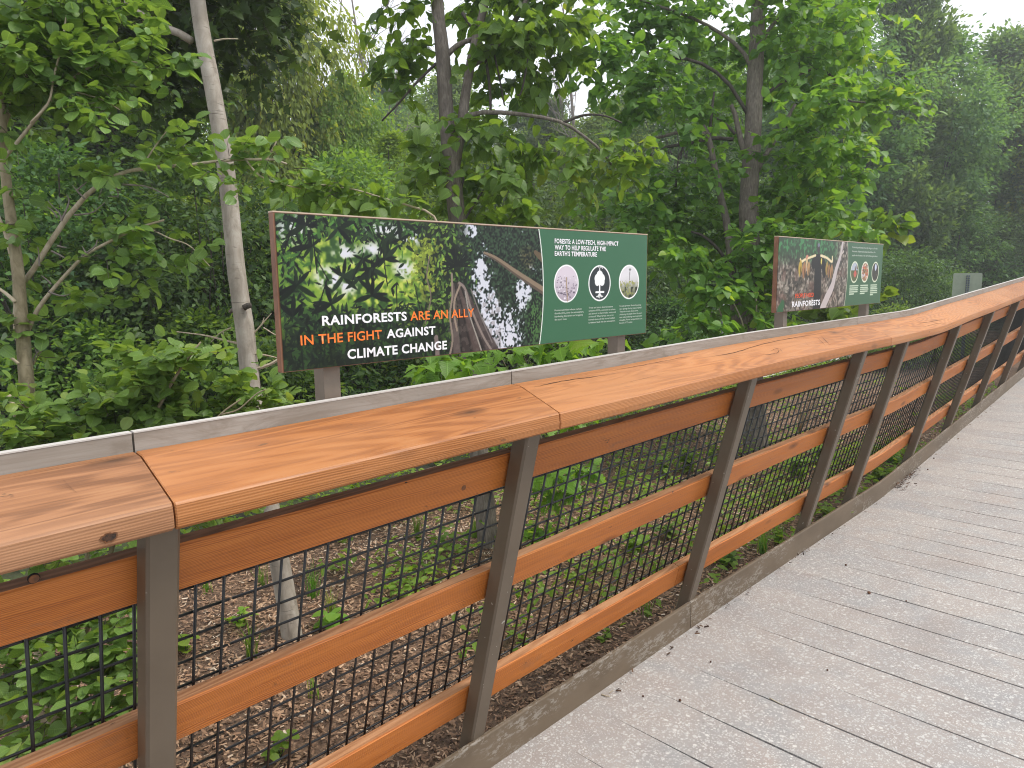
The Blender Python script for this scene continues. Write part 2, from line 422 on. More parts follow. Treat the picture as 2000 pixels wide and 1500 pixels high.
MT['grass'] = leaf_mat('grass_blade', (0.07, 0.16, 0.026), (0.15, 0.29, 0.04), (0.34, 0.36, 0.10), 0.4, 0.45)

# ------------------------------------------------------------------ leaves
def template(us, hw, fold=0.25, curl=0.22):
    """leaf outline: midrib stations us, half widths hw; returns verts (u,v,w), faces"""
    n = len(us); mids = list(range(n)); V = []
    for u in us: V.append((u, 0.0, -curl * u * u))
    L = {}; Rr = {}
    for i, (u, h) in enumerate(zip(us, hw)):
        if h > 0:
            L[i] = len(V); V.append((u, h, -curl * u * u + fold * h))
            Rr[i] = len(V); V.append((u, -h, -curl * u * u + fold * h))
    F = []
    for i in range(n - 1):
        for S, rev in ((L, False), (Rr, True)):
            a = [i, i + 1]
            if i + 1 in S: a.append(S[i + 1])
            if i in S: a.append(S[i])
            if len(a) >= 3: F.append(tuple(reversed(a)) if rev else tuple(a))
    return np.array(V), F

TPL = {
    'ovate': template([0, 0.10, 0.34, 0.62, 0.86, 0.97], [0, 0.24, 0.40, 0.40, 0.24, 0]),
    'heart': template([0.0, -0.06, 0.08, 0.28, 0.52, 0.76, 0.90, 1.0], [0, 0.20, 0.41, 0.47, 0.41, 0.23, 0.08, 0]),
    'lobed': template([0, 0.10, 0.20, 0.34, 0.46, 0.60, 0.70, 0.80, 1.0], [0, 0.30, 0.52, 0.24, 0.46, 0.22, 0.24, 0.12, 0], 0.2, 0.3),
    'six': (np.array([(0, 0, 0), (0.3, 0.27, 0.06), (0.72, 0.22, -0.02), (1, 0, -0.18), (0.72, -0.22, -0.02), (0.3, -0.27, 0.06)]), [(0, 3, 2, 1), (0, 5, 4, 3)]),
    'dia': (np.array([(0, 0, 0), (0.45, 0.26, 0.05), (1, 0, -0.1), (0.45, -0.26, 0.05)]), [(0, 1, 2, 3)]),
    'narrow': (np.array([(0, 0, 0), (0.35, 0.16, 0.02), (1, 0, -0.15), (0.35, -0.16, 0.02)]), [(0, 1, 2, 3)]),
}

class Leaves:
    def __init__(s): s.P = []; s.L = []; s.N = []; s.S = []; s.T = []
    def add(s, P, L, N, size, tint):
        n = len(P); s.P.append(np.asarray(P, float)); s.L.append(np.asarray(L, float)); s.N.append(np.asarray(N, float))
        s.S.append(np.broadcast_to(size, (n,)).astype(float)); s.T.append(np.broadcast_to(tint, (n,)).astype(float))
    def mesh(s, name, tpl, off=(0, 0, 0), uv=False):
        P = np.concatenate(s.P) - np.asarray(off); L = norm(np.concatenate(s.L)); N = np.concatenate(s.N)
        Sd = norm(np.cross(N, L)); N = np.cross(L, Sd); sz = np.concatenate(s.S); T = np.concatenate(s.T)
        V, F = TPL[tpl]; k = len(V)
        r_ = np.random.default_rng(len(P)); cw = 0.5 + 1.2 * r_.random(len(P))   # curl differs from leaf to leaf
        W = P[:, None] + sz[:, None, None] * (V[None, :, 0:1] * L[:, None] + V[None, :, 1:2] * Sd[:, None] + (V[None, :, 2:3] * cw[:, None, None]) * N[:, None])
        lp = np.concatenate([np.array(f) for f in F]); tt = np.array([len(f) for f in F])
        loops = (lp[None] + (np.arange(len(P)) * k)[:, None]).ravel()
        tot = np.tile(tt, len(P))
        return np_mesh(name, W.reshape(-1, 3), loops, tot, True, {'tint': np.repeat(T, k)}, np.tile(V[:, :2], (len(P), 1)) if uv else None)
    def count(s): return sum(len(p) for p in s.P)

UP = np.array([0, 0, 1.0])

def twig_spray(lv, tb, starts, dirs, length, nleaf, size, tint, droop=0.25, hang=0.35, seed=0, rad=0.0025, spread=0.9, min_t=0.15):
    """leafy twigs: alternate leaves along short drooping shoots"""
    r_ = np.random.default_rng(seed)
    starts = np.asarray(starts); n = len(starts); d = norm(dirs)
    ln = np.broadcast_to(length, (n,)) * r_.uniform(0.65, 1.3, n)
    t = np.linspace(min_t, 1.0, nleaf)
    tt = t[None] + r_.uniform(-0.04, 0.04, (n, nleaf))
    P = starts[:, None] + d[:, None] * (ln[:, None] * tt)[..., None]
    P[..., 2] -= droop * ln[:, None] * tt ** 2
    side = norm(np.cross(d, UP) + 1e-3)
    rollang = r_.uniform(-0.5, 0.5, n)
    sgn = np.where(np.arange(nleaf) % 2 == 0, 1.0, -1.0)
    lastk = (t > 0.9).astype(float)
    Ld = d[:, None] * (0.45 + 0.8 * lastk)[None, :, None] + side[:, None] * (sgn * spread * (1 - lastk))[None, :, None]
    Ld = Ld + r_.normal(0, 0.28, Ld.shape); Ld[..., 2] -= hang * r_.uniform(0.2, 1.6, Ld.shape[:2]) - 0.1
    Nn = np.broadcast_to(UP, Ld.shape) + r_.normal(0, 0.5, Ld.shape)
    sz = size * r_.uniform(0.55, 1.2, Ld.shape[:2])
    pet = norm(Ld) * (0.18 * sz)[..., None]
    tn = np.clip(np.asarray(tint)[..., None] if np.ndim(tint) else tint, 0, 1)
    tn = np.clip(tn + r_.normal(0, 0.17, Ld.shape[:2]) + 0.12 * tt, 0.0, 1.0)
    lv.add((P + pet).reshape(-1, 3), Ld.reshape(-1, 3), Nn.reshape(-1, 3), sz.ravel(), tn.ravel())
    if tb is not None:
        for i in range(n):
            q = np.linspace(0, 1, 4); p = starts[i] + d[i] * (ln[i] * q)[:, None]; p[:, 2] -= droop * ln[i] * q ** 2
            tb.tube(p, np.linspace(rad, rad * 0.45, 4), 3)

def blob_twigs(lv, tb, c, rad, n, length, nleaf, size, tint, seed, droop=0.25, hang=0.35, trad=0.0025):
    r_ = np.random.default_rng(seed); c = np.asarray(c)
    q = r_.normal(size=(n, 3)); q = norm(q) * (r_.random((n, 1)) ** 0.45)
    q *= np.broadcast_to(np.asarray(rad, float), (3,))
    dirs = norm(q) * 0.9 + r_.normal(0, 0.45, (n, 3)); dirs[:, 2] = dirs[:, 2] * 0.55 + 0.05
    twig_spray(lv, tb, c + q * 0.8, dirs, length, nleaf, size, tint, droop, hang, seed + 1, trad)

def limb(mb, pts, d, w0, w1, n=10, sides=8, rough=0.03, seed=0):
    """branch through pixels at a given depth; widths in pixels of the 2000 px frame"""
    P = np.array([at(p[0], p[1], p[2] if len(p) > 2 else d) for p in pts]); Q = spline(P, n)
    dd = np.mean([p[2] if len(p) > 2 else d for p in pts])
    mb.tube(Q, np.linspace(w0, w1, n) * dd / FPX / 2, sides, 0, rough, seed); return Q

# ================================================================== THE SETTING
KINK, YAW, S0, SB, S1 = 5.05, 0.02, 0.014, 0.004, 0.044
def off(y):
    """how far the walkway edge bends and climbs at y"""
    d = np.maximum(0.0, np.asarray(y, float) - KINK)
    k = np.where(d < 0.4, d * d / 0.8, d - 0.2)          # eased bend
    yv = np.asarray(y, float)
    return -YAW * k, S0 * (np.minimum(yv, 3.0) - 1.5) + SB * (np.clip(yv, 3.0, KINK) - 3.0) + S1 * k
def W3(x, y, z):
    ox, oz = off(y); return (x + float(ox), y, z + float(oz))
ZG = -0.2
EDGE = -1.57

# ground sheet with gentle relief, reaching far past the trees
def relief(x, y):
    r = 0.05 * np.sin(x * 0.7 + 1) * np.cos(y * 0.5) + 0.03 * np.sin(x * 1.9 + y * 1.3)
    far = np.clip((np.hypot(x, y) - 18) / 60, 0, 1)
    return r * np.clip((-x - 2.0) / 3, 0.25, 1) + far * 2.0
gx = np.concatenate([np.linspace(-90, -14, 12), np.linspace(-13, 6, 58), np.linspace(9, 60, 7)])
gy = np.concatenate([np.linspace(-50, -5, 7), np.linspace(-4, 22, 66), np.linspace(25, 90, 12)])
GX, GY = np.meshgrid(gx, gy, indexing='ij'); GZ = ZG - 0.03 + relief(GX, GY)
nx, ny = GX.shape; idx = np.arange(nx * ny).reshape(nx, ny)
q = np.stack([idx[:-1, :-1], idx[1:, :-1], idx[1:, 1:], idx[:-1, 1:]], -1).reshape(-1, 4)
tag(link('ground', np_mesh('ground', np.stack([GX, GY, GZ], -1).reshape(-1, 3), q.ravel(), np.full(len(q), 4), True), MT['forest_floor']), kind='structure')

def sheet(name, x0, x1, y0, y1, nx_, ny_, dz, mat, edge=0.0, wob=0.0):
    X, Y = np.meshgrid(np.linspace(0, 1, nx_), np.linspace(y0, y1, ny_), indexing='ij')
    e0 = x0 + wob * np.sin(Y * 1.1) + edge * Y; e1 = x1 + wob * np.sin(Y * 0.9 + 1) * (x1 < -2) + edge * Y * (x1 < -2)
    X = e0 + (e1 - e0) * X
    Z = ZG - 0.03 + relief(X, Y) + dz
    i_ = np.arange(nx_ * ny_).reshape(nx_, ny_)
    q_ = np.stack([i_[:-1, :-1], i_[1:, :-1], i_[1:, 1:], i_[:-1, 1:]], -1).reshape(-1, 4)
    return tag(link(name, np_mesh(name, np.stack([X, Y, Z], -1).reshape(-1, 3), q_.ravel(), np.full(len(q_), 4), True), mat), kind='structure')
sheet('mulch_bed', -5.1, EDGE - 0.005, -2.5, 24, 40, 120, 0.022, MT['mulch'], 0, 0.1)
sheet('garden_path', -6.5, -5.75, -8, 40, 8, 120, 0.03, MT['path'], 0, 0.06)

# walkway: a slab with saw-cut strips laid across it
walk = empty('walkway', (0, 0, 0), kind='structure')
mb = MB()
ys = [-3.0, 1.5, KINK, KINK + 0.4, KINK + 0.8, 9, 14, 30]
mb.loft([[W3(EDGE + 0.002, y, -0.42), W3(2.2, y, -0.42), W3(2.2, y, -0.012), W3(EDGE + 0.002, y, -0.012)] for y in ys])
mb.build('slab', MT['groove'], walk)
PITCH = 0.2425; GAP = 0.0085
k0 = int((-2.2 - 1.711) / PITCH) - 1
rs = random.Random(5)
starts = {}
for k in range(-17, 62):
    starts[k] = EDGE + 0.115 + rs.uniform(-0.02, 0.035)
starts[4] = EDGE + 0.58                                   # the cut that stops short
yk = lambda k: 1.711 + k * PITCH
for k in range(-16, 60):
    y0, y1 = yk(k) + GAP / 2, yk(k + 1) - GAP / 2
    xs = list(np.linspace(starts[k], 2.2, 9)); xe = list(np.linspace(starts[k + 1], 2.2, 9))
    lo = [(EDGE, yk(k) , 0), (starts[k] - 0.0, yk(k), 0)] + [(x, y0 + rs.uniform(-0.0012, 0.0012), 0) for x in xs[1:]]
    hi = [(EDGE, yk(k + 1), 0), (starts[k + 1], yk(k + 1), 0)] + [(x, y1 + rs.uniform(-0.0012, 0.0012), 0) for x in xe[1:]]
    top = [W3(*p) for p in lo] + [W3(*p) for p in reversed(hi)]
    n = len(top); m = MB()
    bot = [(p[0], p[1], p[2] - 0.011) for p in top]
    m.add(top + bot, [tuple(range(n))] + [(i, i + n, (i + 1) % n + n, (i + 1) % n) for i in range(n)])
    m.build('deck_strip', MT['deck'], walk)

# ================================================================== THE RAILING
rl = empty('railing', (EDGE, 1.5, 0.0), 'long railing of brown steel posts, orange timber rails and black wire mesh', 'railing')
KX = 0.2494                                               # inward lean per metre of height
def xpost(z): return -1.585 + KX * (z - 0.103)            # walkway face of the posts
def xboard(z): return -1.398 - KX * (1.109 - z)           # walkway face of the boards
LEAN = np.array([KX, 0, 1.0]) / math.hypot(KX, 1); BACK = np.array([-LEAN[2], 0, LEAN[0]])

# kerb plates
kj = [-2.6, -0.1, 2.712, 4.9, 7.3, 9.8, 16, 28]
for a_, b_ in zip(kj[:-1], kj[1:]):
    m = MB(); yy = np.unique(np.concatenate([[a_ + 0.002, b_ - 0.002], np.arange(math.ceil(a_ * 4) / 4 + 0.01, b_, 0.25 if b_ < 10 else 2)]))
    yy = yy[(yy >= a_ + 0.002) & (yy <= b_ - 0.002)]
    m.loft([[W3(EDGE - 0.012, y, -0.06), W3(EDGE + 0.001, y, -0.008), W3(EDGE + 0.001, y, 0.122), W3(EDGE - 0.002, y, 0.127), W3(EDGE - 0.012, y, 0.127)] for y in yy])
    m.build('kerb_plate', MT['kerb'], rl)
# posts
POSTS = [-0.83, 0.400, 1.386, 2.710, 4.001, 4.729, 6.04, 7.24, 8.45, 9.75, 11.0, 12.3, 13.6, 15, 16.4, 17.8]
PW, PD = 0.060, 0.056
for y in POSTS:
    m = MB(); z0, z1 = -0.15, 1.235
    def ring(z):
        x = xpost(z); e = 0.006; xb = x - PD / LEAN[2]
        p = [(x, y + e), (x, y + PW - e), (x - e, y + PW), (xb + e, y + PW), (xb, y + PW - e), (xb, y + e), (xb + e, y), (x - e, y)]
        return [W3(u, v, z) for u, v in p]
    m.loft([ring(z0), ring(0.5), ring(0.9), ring(z1)]); m.build('post', MT['steel'], rl)
# boards: three rows; joints fall on posts
def board(y0, y1, z0, z1, bow=0.0):
    m = MB(); n = max(2, int((y1 - y0) / 0.2) + 1); rings = []
    T = 0.038; e = 0.005
    for y in np.linspace(y0 + 0.0015, y1 - 0.0015, n):
        F0 = np.array([xboard(z0), y, z0]); F1 = np.array([xboard(z1), y, z1])
        w_ = bow * math.sin((y - y0) / (y1 - y0) * math.pi)
        pr = [F0 + LEAN * e, F1 - LEAN * e, F1 + BACK * e, F1 + BACK * (T - e), F1 + BACK * T - LEAN * e, F0 + BACK * T + LEAN * e, F0 + BACK * (T - e), F0 + BACK * e]
        rings.append([W3(p[0] + w_, p[1], p[2] + w_ * 0.5) for p in pr])
    m.loft(rings)
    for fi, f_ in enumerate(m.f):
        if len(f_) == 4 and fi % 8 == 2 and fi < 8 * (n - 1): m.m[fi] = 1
    return m.build('board', [MT['board'], MT['board_brown' if z1 > 1 else 'board_faded']], rl)
jt = {'low': [-1.6, 0.43, 2.655, 4.66, 7.27, 9.78, 13.6, 18], 'mid': [-1.6, 0.43, 2.74, 4.03, 6.07, 8.48, 12.3, 18], 'top': [-1.6, 0.43, 1.416, 4.03, 4.76, 7.27, 9.78, 13.6, 18]}
tops = []
for row, (z0, z1) in {'low': (0.203, 0.306), 'mid': (0.629, 0.730), 'top': (1.004, 1.109)}.items():
    for i, (a_, b_) in enumerate(zip(jt[row][:-1], jt[row][1:])):
        o = board(a_, b_, z0, z1, 0.002 * math.sin(i * 2.1))
        if row == 'top': tops.append((a_, b_, o))
# round wood plugs in the top board
nfr = np.array([LEAN[2], 0, -LEAN[0]])
for px, py in ((905, 952), (792, 948), (613, 1008), (66, 1130)):
    p = on_plane(px, py, (xboard(1.05), 1, 1.05), nfr); own = [o for a_, b_, o in tops if a_ <= p[1] <= b_][0]
    p = p + nfr * 0.0012 + np.array([0, 0, 0.0])
    for nm, rr, dd, mm in (('plug_ring', 0.0095, 0.0, 'black'), ('plug', 0.0082, 0.0008, 'plug')):
        ang = np.linspace(0, 2 * math.pi, 15)[:-1]; c_ = p + nfr * dd
        rg = [c_ + rr * (math.cos(t) * np.array([0, 1, 0]) + math.sin(t) * LEAN) for t in ang]
        MB().loft([[q_ - nfr * 0.004 for q_ in rg], rg]).build(nm, MT[mm], own)
# handrail timbers
A0 = np.array([-1.279, 1.184])
PROF = [(0.0, 0.0), (0.0015, 0.016), (-0.001, 0.0400), (-0.005, 0.0450), (-0.020, 0.0515), (-0.145, 0.102), (-0.155, 0.1055), (-0.186, 0.108), (-0.188, 0.100), (-0.188, 0.066), (-0.182, 0.060), (-0.008, -0.006)]
TJ = [-1.6, 0.437, 1.478, 4.30, 7.75, 10.4, 14, 18]
timbers = []
def warp(y): return 0.0015 * math.sin(y * 2.3) + 0.0012 * math.sin(y * 5.1 + 1)
for a_, b_ in zip(TJ[:-1], TJ[1:]):
    n = max(3, int((b_ - a_) / 0.09)); m = MB()
    ext = [a_ + 0.0016, a_ + 0.004] + list(np.linspace(a_ + 0.02, b_ - 0.02, n)) + [b_ - 0.004, b_ - 0.0016]
    rings = []
    for j, y in enumerate(ext):
        s_ = 0.0022 if j in (0, len(ext) - 1) else 0.0
        cx = -0.094; cz = 0.05; r_ = []
        for (u, v) in PROF:
            du, dv = cx - u, cz - v; L_ = math.hypot(du, dv)
            r_.append(W3(A0[0] + u + du / L_ * s_, y, A0[1] + v + dv / L_ * s_ + warp(y)))
        rings.append(r_)
    m.loft(rings); o = m.build('handrail', MT['rail_old' if a_ < 0 else 'rail'], rl)
    timbers.append((a_, b_, o))
    g = MB()                                               # grey strip screwed on behind
    yy = np.linspace(a_ + 0.002, b_ - 0.002, max(2, n // 2)); sx = A0[0] - 0.1895
    g.loft([[W3(sx, y, A0[1] + 0.02), W3(sx, y, A0[1] + 0.1445), W3(sx - 0.017, y, A0[1] + 0.1445), W3(sx - 0.017, y, A0[1] + 0.02)] for y in yy])
    st = g.build('back_strip', MT['strip'], rl)
    c_ = MB()
    c_.loft([[W3(sx + 0.0012, y, A0[1] + 0.1447), W3(sx + 0.0012, y, A0[1] + 0.1475), W3(sx - 0.0185, y, A0[1] + 0.1475), W3(sx - 0.0185, y, A0[1] + 0.1447)] for y in yy])
    c_.build('strip_edge', MT['strip_cap'], st)
# drying cracks and knots on the timber tops
tp0 = np.array([A0[0] - 0.020, 0, A0[1] + 0.0515]); tp1 = np.array([A0[0] - 0.145, 0, A0[1] + 0.102])
tdir = norm(tp1 - tp0); tn = np.array([-tdir[2], 0, tdir[0]]); tn = tn if tn[2] > 0 else -tn
def on_top(px, py):
    y = 1.5
    for _ in range(6):
        ox, oz = off(y); p = on_plane(px, py, tp0 + np.array([float(ox), 0, float(oz)]), tn); y = p[1]
    return p + tn * (0.0006 + 0.0008)
def crack(pts, wd=0.0016):
    P = np.array([on_top(*p) for p in pts]); n = max(6, len(pts) * 5); Q = spline(P, n)
    r_ = np.random.default_rng(int(pts[0][0])); Q[1:-1] += np.outer(r_.normal(0, 0.0006, n - 2), tdir)
    own = [o for a_, b_, o in timbers if a_ <= Q[n // 2][1] <= b_][0]
    wds = wd * np.clip(np.sin(np.linspace(0.05, math.pi - 0.05, n)) * 1.4, 0.15, 1) * r_.uniform(0.6, 1.2, n)
    Q[:, 2] += [warp(y) for y in Q[:, 1]]
    v = []; f = []
    for q_, ww in zip(Q, wds): v += [q_ + tdir * ww / 2, q_ - tdir * ww / 2]
    for i in range(n - 1): f.append((2 * i, 2 * i + 2, 2 * i + 3, 2 * i + 1))
    MB().add(v, f).build('crack', MT['black'], own)
crack([(1042, 757), (1072, 750), (1100, 744), (1130, 739), (1160, 735), (1203, 728)], 0.0022)
crack([(1188, 724), (1240, 715), (1300, 704), (1368, 693)], 0.0014)
crack([(1374, 699), (1410, 694), (1440, 688), (1470, 678), (1500, 670), (1540, 662), (1580, 656), (1625, 648)], 0.0024)
crack([(1500, 672), (1520, 684), (1516, 692)], 0.002); crack([(1530, 690), (1520, 681), (1505, 686)], 0.0016)
crack([(1602, 655), (1618, 672), (1628, 678)], 0.0022); crack([(1596, 660), (1612, 676)], 0.0018)
crack([(1480, 690), (1500, 693), (1524, 688)], 0.0014); crack([(1572, 668), (1580, 676)], 0.0014)
crack([(1795, 632), (1820, 628), (1850, 622)], 0.002); crack([(1800, 640), (1830, 632), (1862, 630)], 0.0016)
crack([(1840, 645), (1870, 632)], 0.0016); crack([(122, 938), (138, 955), (152, 967)], 0.002)
crack([(118, 928), (128, 950), (143, 962)], 0.001); crack([(1213, 748), (1250, 740), (1300, 728)], 0.0006)
# knot hole in the near timber's front face
kp = on_plane(213, 1049, (A0[0] + 0.0005, 0, A0[1]), (1, 0, -0.02)); own = timbers[0][2]
for nm, r1, r2, dx, mm in (('knot', 0.0135, 0.0085, 0.0018, 'plug'), ('knot_hole', 0.0105, 0.0062, 0.0024, 'knot')):
    ang = np.linspace(0, 2 * math.pi, 23)[:-1]; r_ = np.random.default_rng(4); k_ = 1 + 0.09 * r_.normal(size=22)
    rg = [kp + np.array([dx, r1 * math.cos(t) * k, r2 * math.sin(t) * k]) for t, k in zip(ang, k_)]
    MB().loft([[q_ - np.array([0.006, 0, 0]) for q_ in rg], rg]).build(nm, MT[mm], own)
# wire mesh: upright wires in front of level wires
MS = 0.0605
def xm(z): return xboard(z) - 0.0475
wz0, wz1 = 0.235, 1.075
panels = [(-1.55, 0.611), (0.622, 4.02), (4.03, 6.06)]
prof8 = [(math.cos(t), math.sin(t)) for t in np.arange(6) * math.pi / 3]
shared = {}
def wire(parent, p, q_, r, rn):
    m = MB(); m.tube([p, q_] if not isinstance(p, list) else p, r, 6); return m.build('wire', MT['wire'], parent, True)
base_up = None
for (a_, b_) in panels:
    wm = empty('wire_mesh', (0, 0, 0)); wm.parent = rl; wm.location = (-EDGE, -1.5, 0)
    ph = 0.353 if a_ < 0 else 0.669
    k = math.ceil((a_ - ph) / MS)
    while ph + k * MS < b_ - 0.004:
        y = ph + k * MS; ox, oz = off(y)
        if y > a_ + 0.004:
            if base_up is None:
                m = MB(); m.tube([(xm(wz0), 0, wz0), (xm(wz1), 0, wz1)], 0.0036, 6)
                base_up = m.mesh('upright_wire', (0, 0, 0), True); base_up.materials.append(MT['wire'])
            o = bpy.data.objects.new('wire', base_up); col.objects.link(o); o.parent = wm; o.location = (float(ox), y, float(oz))
        k += 1
    z = 0.919 - MS * 11
    while z < wz1:
        if z > wz0:
            yy = np.linspace(a_ + (0.0 if a_ < 0 else -0.004), b_ + 0.0, max(2, int((b_ - a_) / 0.5)))
            sag = 0.0012 * math.sin(z * 40)
            wire(wm, [W3(xm(z) - 0.0052, y, z + sag * math.sin(y * 3)) for y in yy], None, 0.0032, 0)
        z += MS
far = MB()
y = 6.08
while y < 17:
    far.tube([W3(xm(wz0), y, wz0), W3(xm(wz1), y, wz1)], 0.0036, 4); y += MS
z = 0.919 - MS * 11
while z < wz1:
    if z > wz0: far.tube([W3(xm(z) - 0.005, yy, z) for yy in np.linspace(6.07, 17, 8)], 0.0027, 4)
    z += MS
tag(far.build('far_wires', MT['wire'], rl), kind='stuff')

# ================================================================== PRINTED SIGNS
MT['sign_edge'] = noisy('copper_brown_sign_edge', (0.17, 0.075, 0.04), (0.25, 0.115, 0.065), 12, 0.45, bump=0)
MT['sign_cap'] = plain('pale_tan_sign_edge', (0.55, 0.42, 0.31), 0.45)
MT['sign_post'] = noisy('taupe_sign_post', (0.20, 0.155, 0.12), (0.24, 0.19, 0.15), 10, 0.5, bump=0.05)
def print_mat():
    a = Mat('printed_panel'); at_ = a.n('Attribute', attribute_name='ink')
    a.p(Base_Color=at_.outputs['Color'], Roughness=0.38); a.b.inputs['Specular IOR Level'].default_value = 0.35; return a.m
MT['print'] = print_mat()
MT['ink_white'] = plain('white_ink', (0.80, 0.80, 0.84), 0.45)
MT['ink_orange'] = plain('orange_ink', tuple(s2l((244, 124, 46))), 0.45)
MT['ink_red'] = plain('red_orange_ink', tuple(s2l((236, 84, 40))), 0.45)
MT['ink_pale'] = plain('pale_ink', (0.58, 0.64, 0.58), 0.5)

def vnoise(h, w, sc, r_, oct=3):
    out = np.zeros((h, w)); amp = 1; tot = 0
    for o in range(oct):
        gh, gw = max(2, int(h / sc) + 2), max(2, int(w / sc) + 2); g = r_.random((gh + 1, gw + 1))
        y = np.linspace(0, gh - 1.001, h); x = np.linspace(0, gw - 1.001, w)
        yi, xi = y.astype(int), x.astype(int); fy, fx = (y - yi)[:, None], (x - xi)[None]
        fy = fy * fy * (3 - 2 * fy); fx = fx * fx * (3 - 2 * fx)
        out += amp * ((g[yi][:, xi] * (1 - fx) + g[yi][:, xi + 1] * fx) * (1 - fy) + (g[yi + 1][:, xi] * (1 - fx) + g[yi + 1][:, xi + 1] * fx) * fy)
        tot += amp; amp *= 0.55; sc = max(2, sc / 2)
    return out / tot

class Paint:
    """a small painter for flat print; v runs upwards"""
    def __init__(s, w, h): s.w, s.h = w, h; s.a = np.zeros((h, w, 3)); s.U, s.V = np.meshgrid((np.arange(w) + .5) / w, (np.arange(h) + .5) / h)
    def leaf(s, x, y, l, wd, ang, c, al=1.0):
        x0, x1 = max(0, int(x - l)), min(s.w, int(x + l) + 2); y0, y1 = max(0, int(y - l)), min(s.h, int(y + l) + 2)
        if x1 <= x0 or y1 <= y0: return
        X = np.arange(x0, x1)[None] - x; Y = np.arange(y0, y1)[:, None] - y
        a = (X * math.cos(ang) + Y * math.sin(ang)) / l; b = (-X * math.sin(ang) + Y * math.cos(ang)) / wd
        m = np.clip((1 - np.abs(a)) * (1 + np.abs(a)) * 1.0 - np.abs(b) , 0, 1)
        m = np.clip(m * 5, 0, 1)[..., None] * al
        s.a[y0:y1, x0:x1] = s.a[y0:y1, x0:x1] * (1 - m) + np.asarray(c, float) * m
    def line(s, pts, wd, c, al=1.0, jag=0.0, seed=0):
        P = spline([(p[0] * s.w, p[1] * s.h) for p in pts], max(8, int(max(s.w, s.h) * 0.6)))
        wds = np.linspace(wd[0], wd[1], len(P)) if np.ndim(wd) else np.full(len(P), wd)
        r_ = np.random.default_rng(seed)
        for (x, y), w_ in zip(P, wds):
            w_ = w_ * (1 + jag * r_.normal()); k = math.ceil(w_) + 1
            x0, x1 = max(0, int(x) - k), min(s.w, int(x) + k + 2); y0, y1 = max(0, int(y) - k), min(s.h, int(y) + k + 2)
            if x1 <= x0 or y1 <= y0: continue
            d = np.hypot(np.arange(x0, x1)[None] + .5 - x, np.arange(y0, y1)[:, None] + .5 - y)
            m = np.clip(w_ - d + 0.5, 0, 1)[..., None] * al
            s.a[y0:y1, x0:x1] = s.a[y0:y1, x0:x1] * (1 - m) + np.asarray(c, float) * m
    def mask(s, m, c):
        m = np.clip(m, 0, 1)[..., None]; s.a = s.a * (1 - m) + np.asarray(c, float) * m

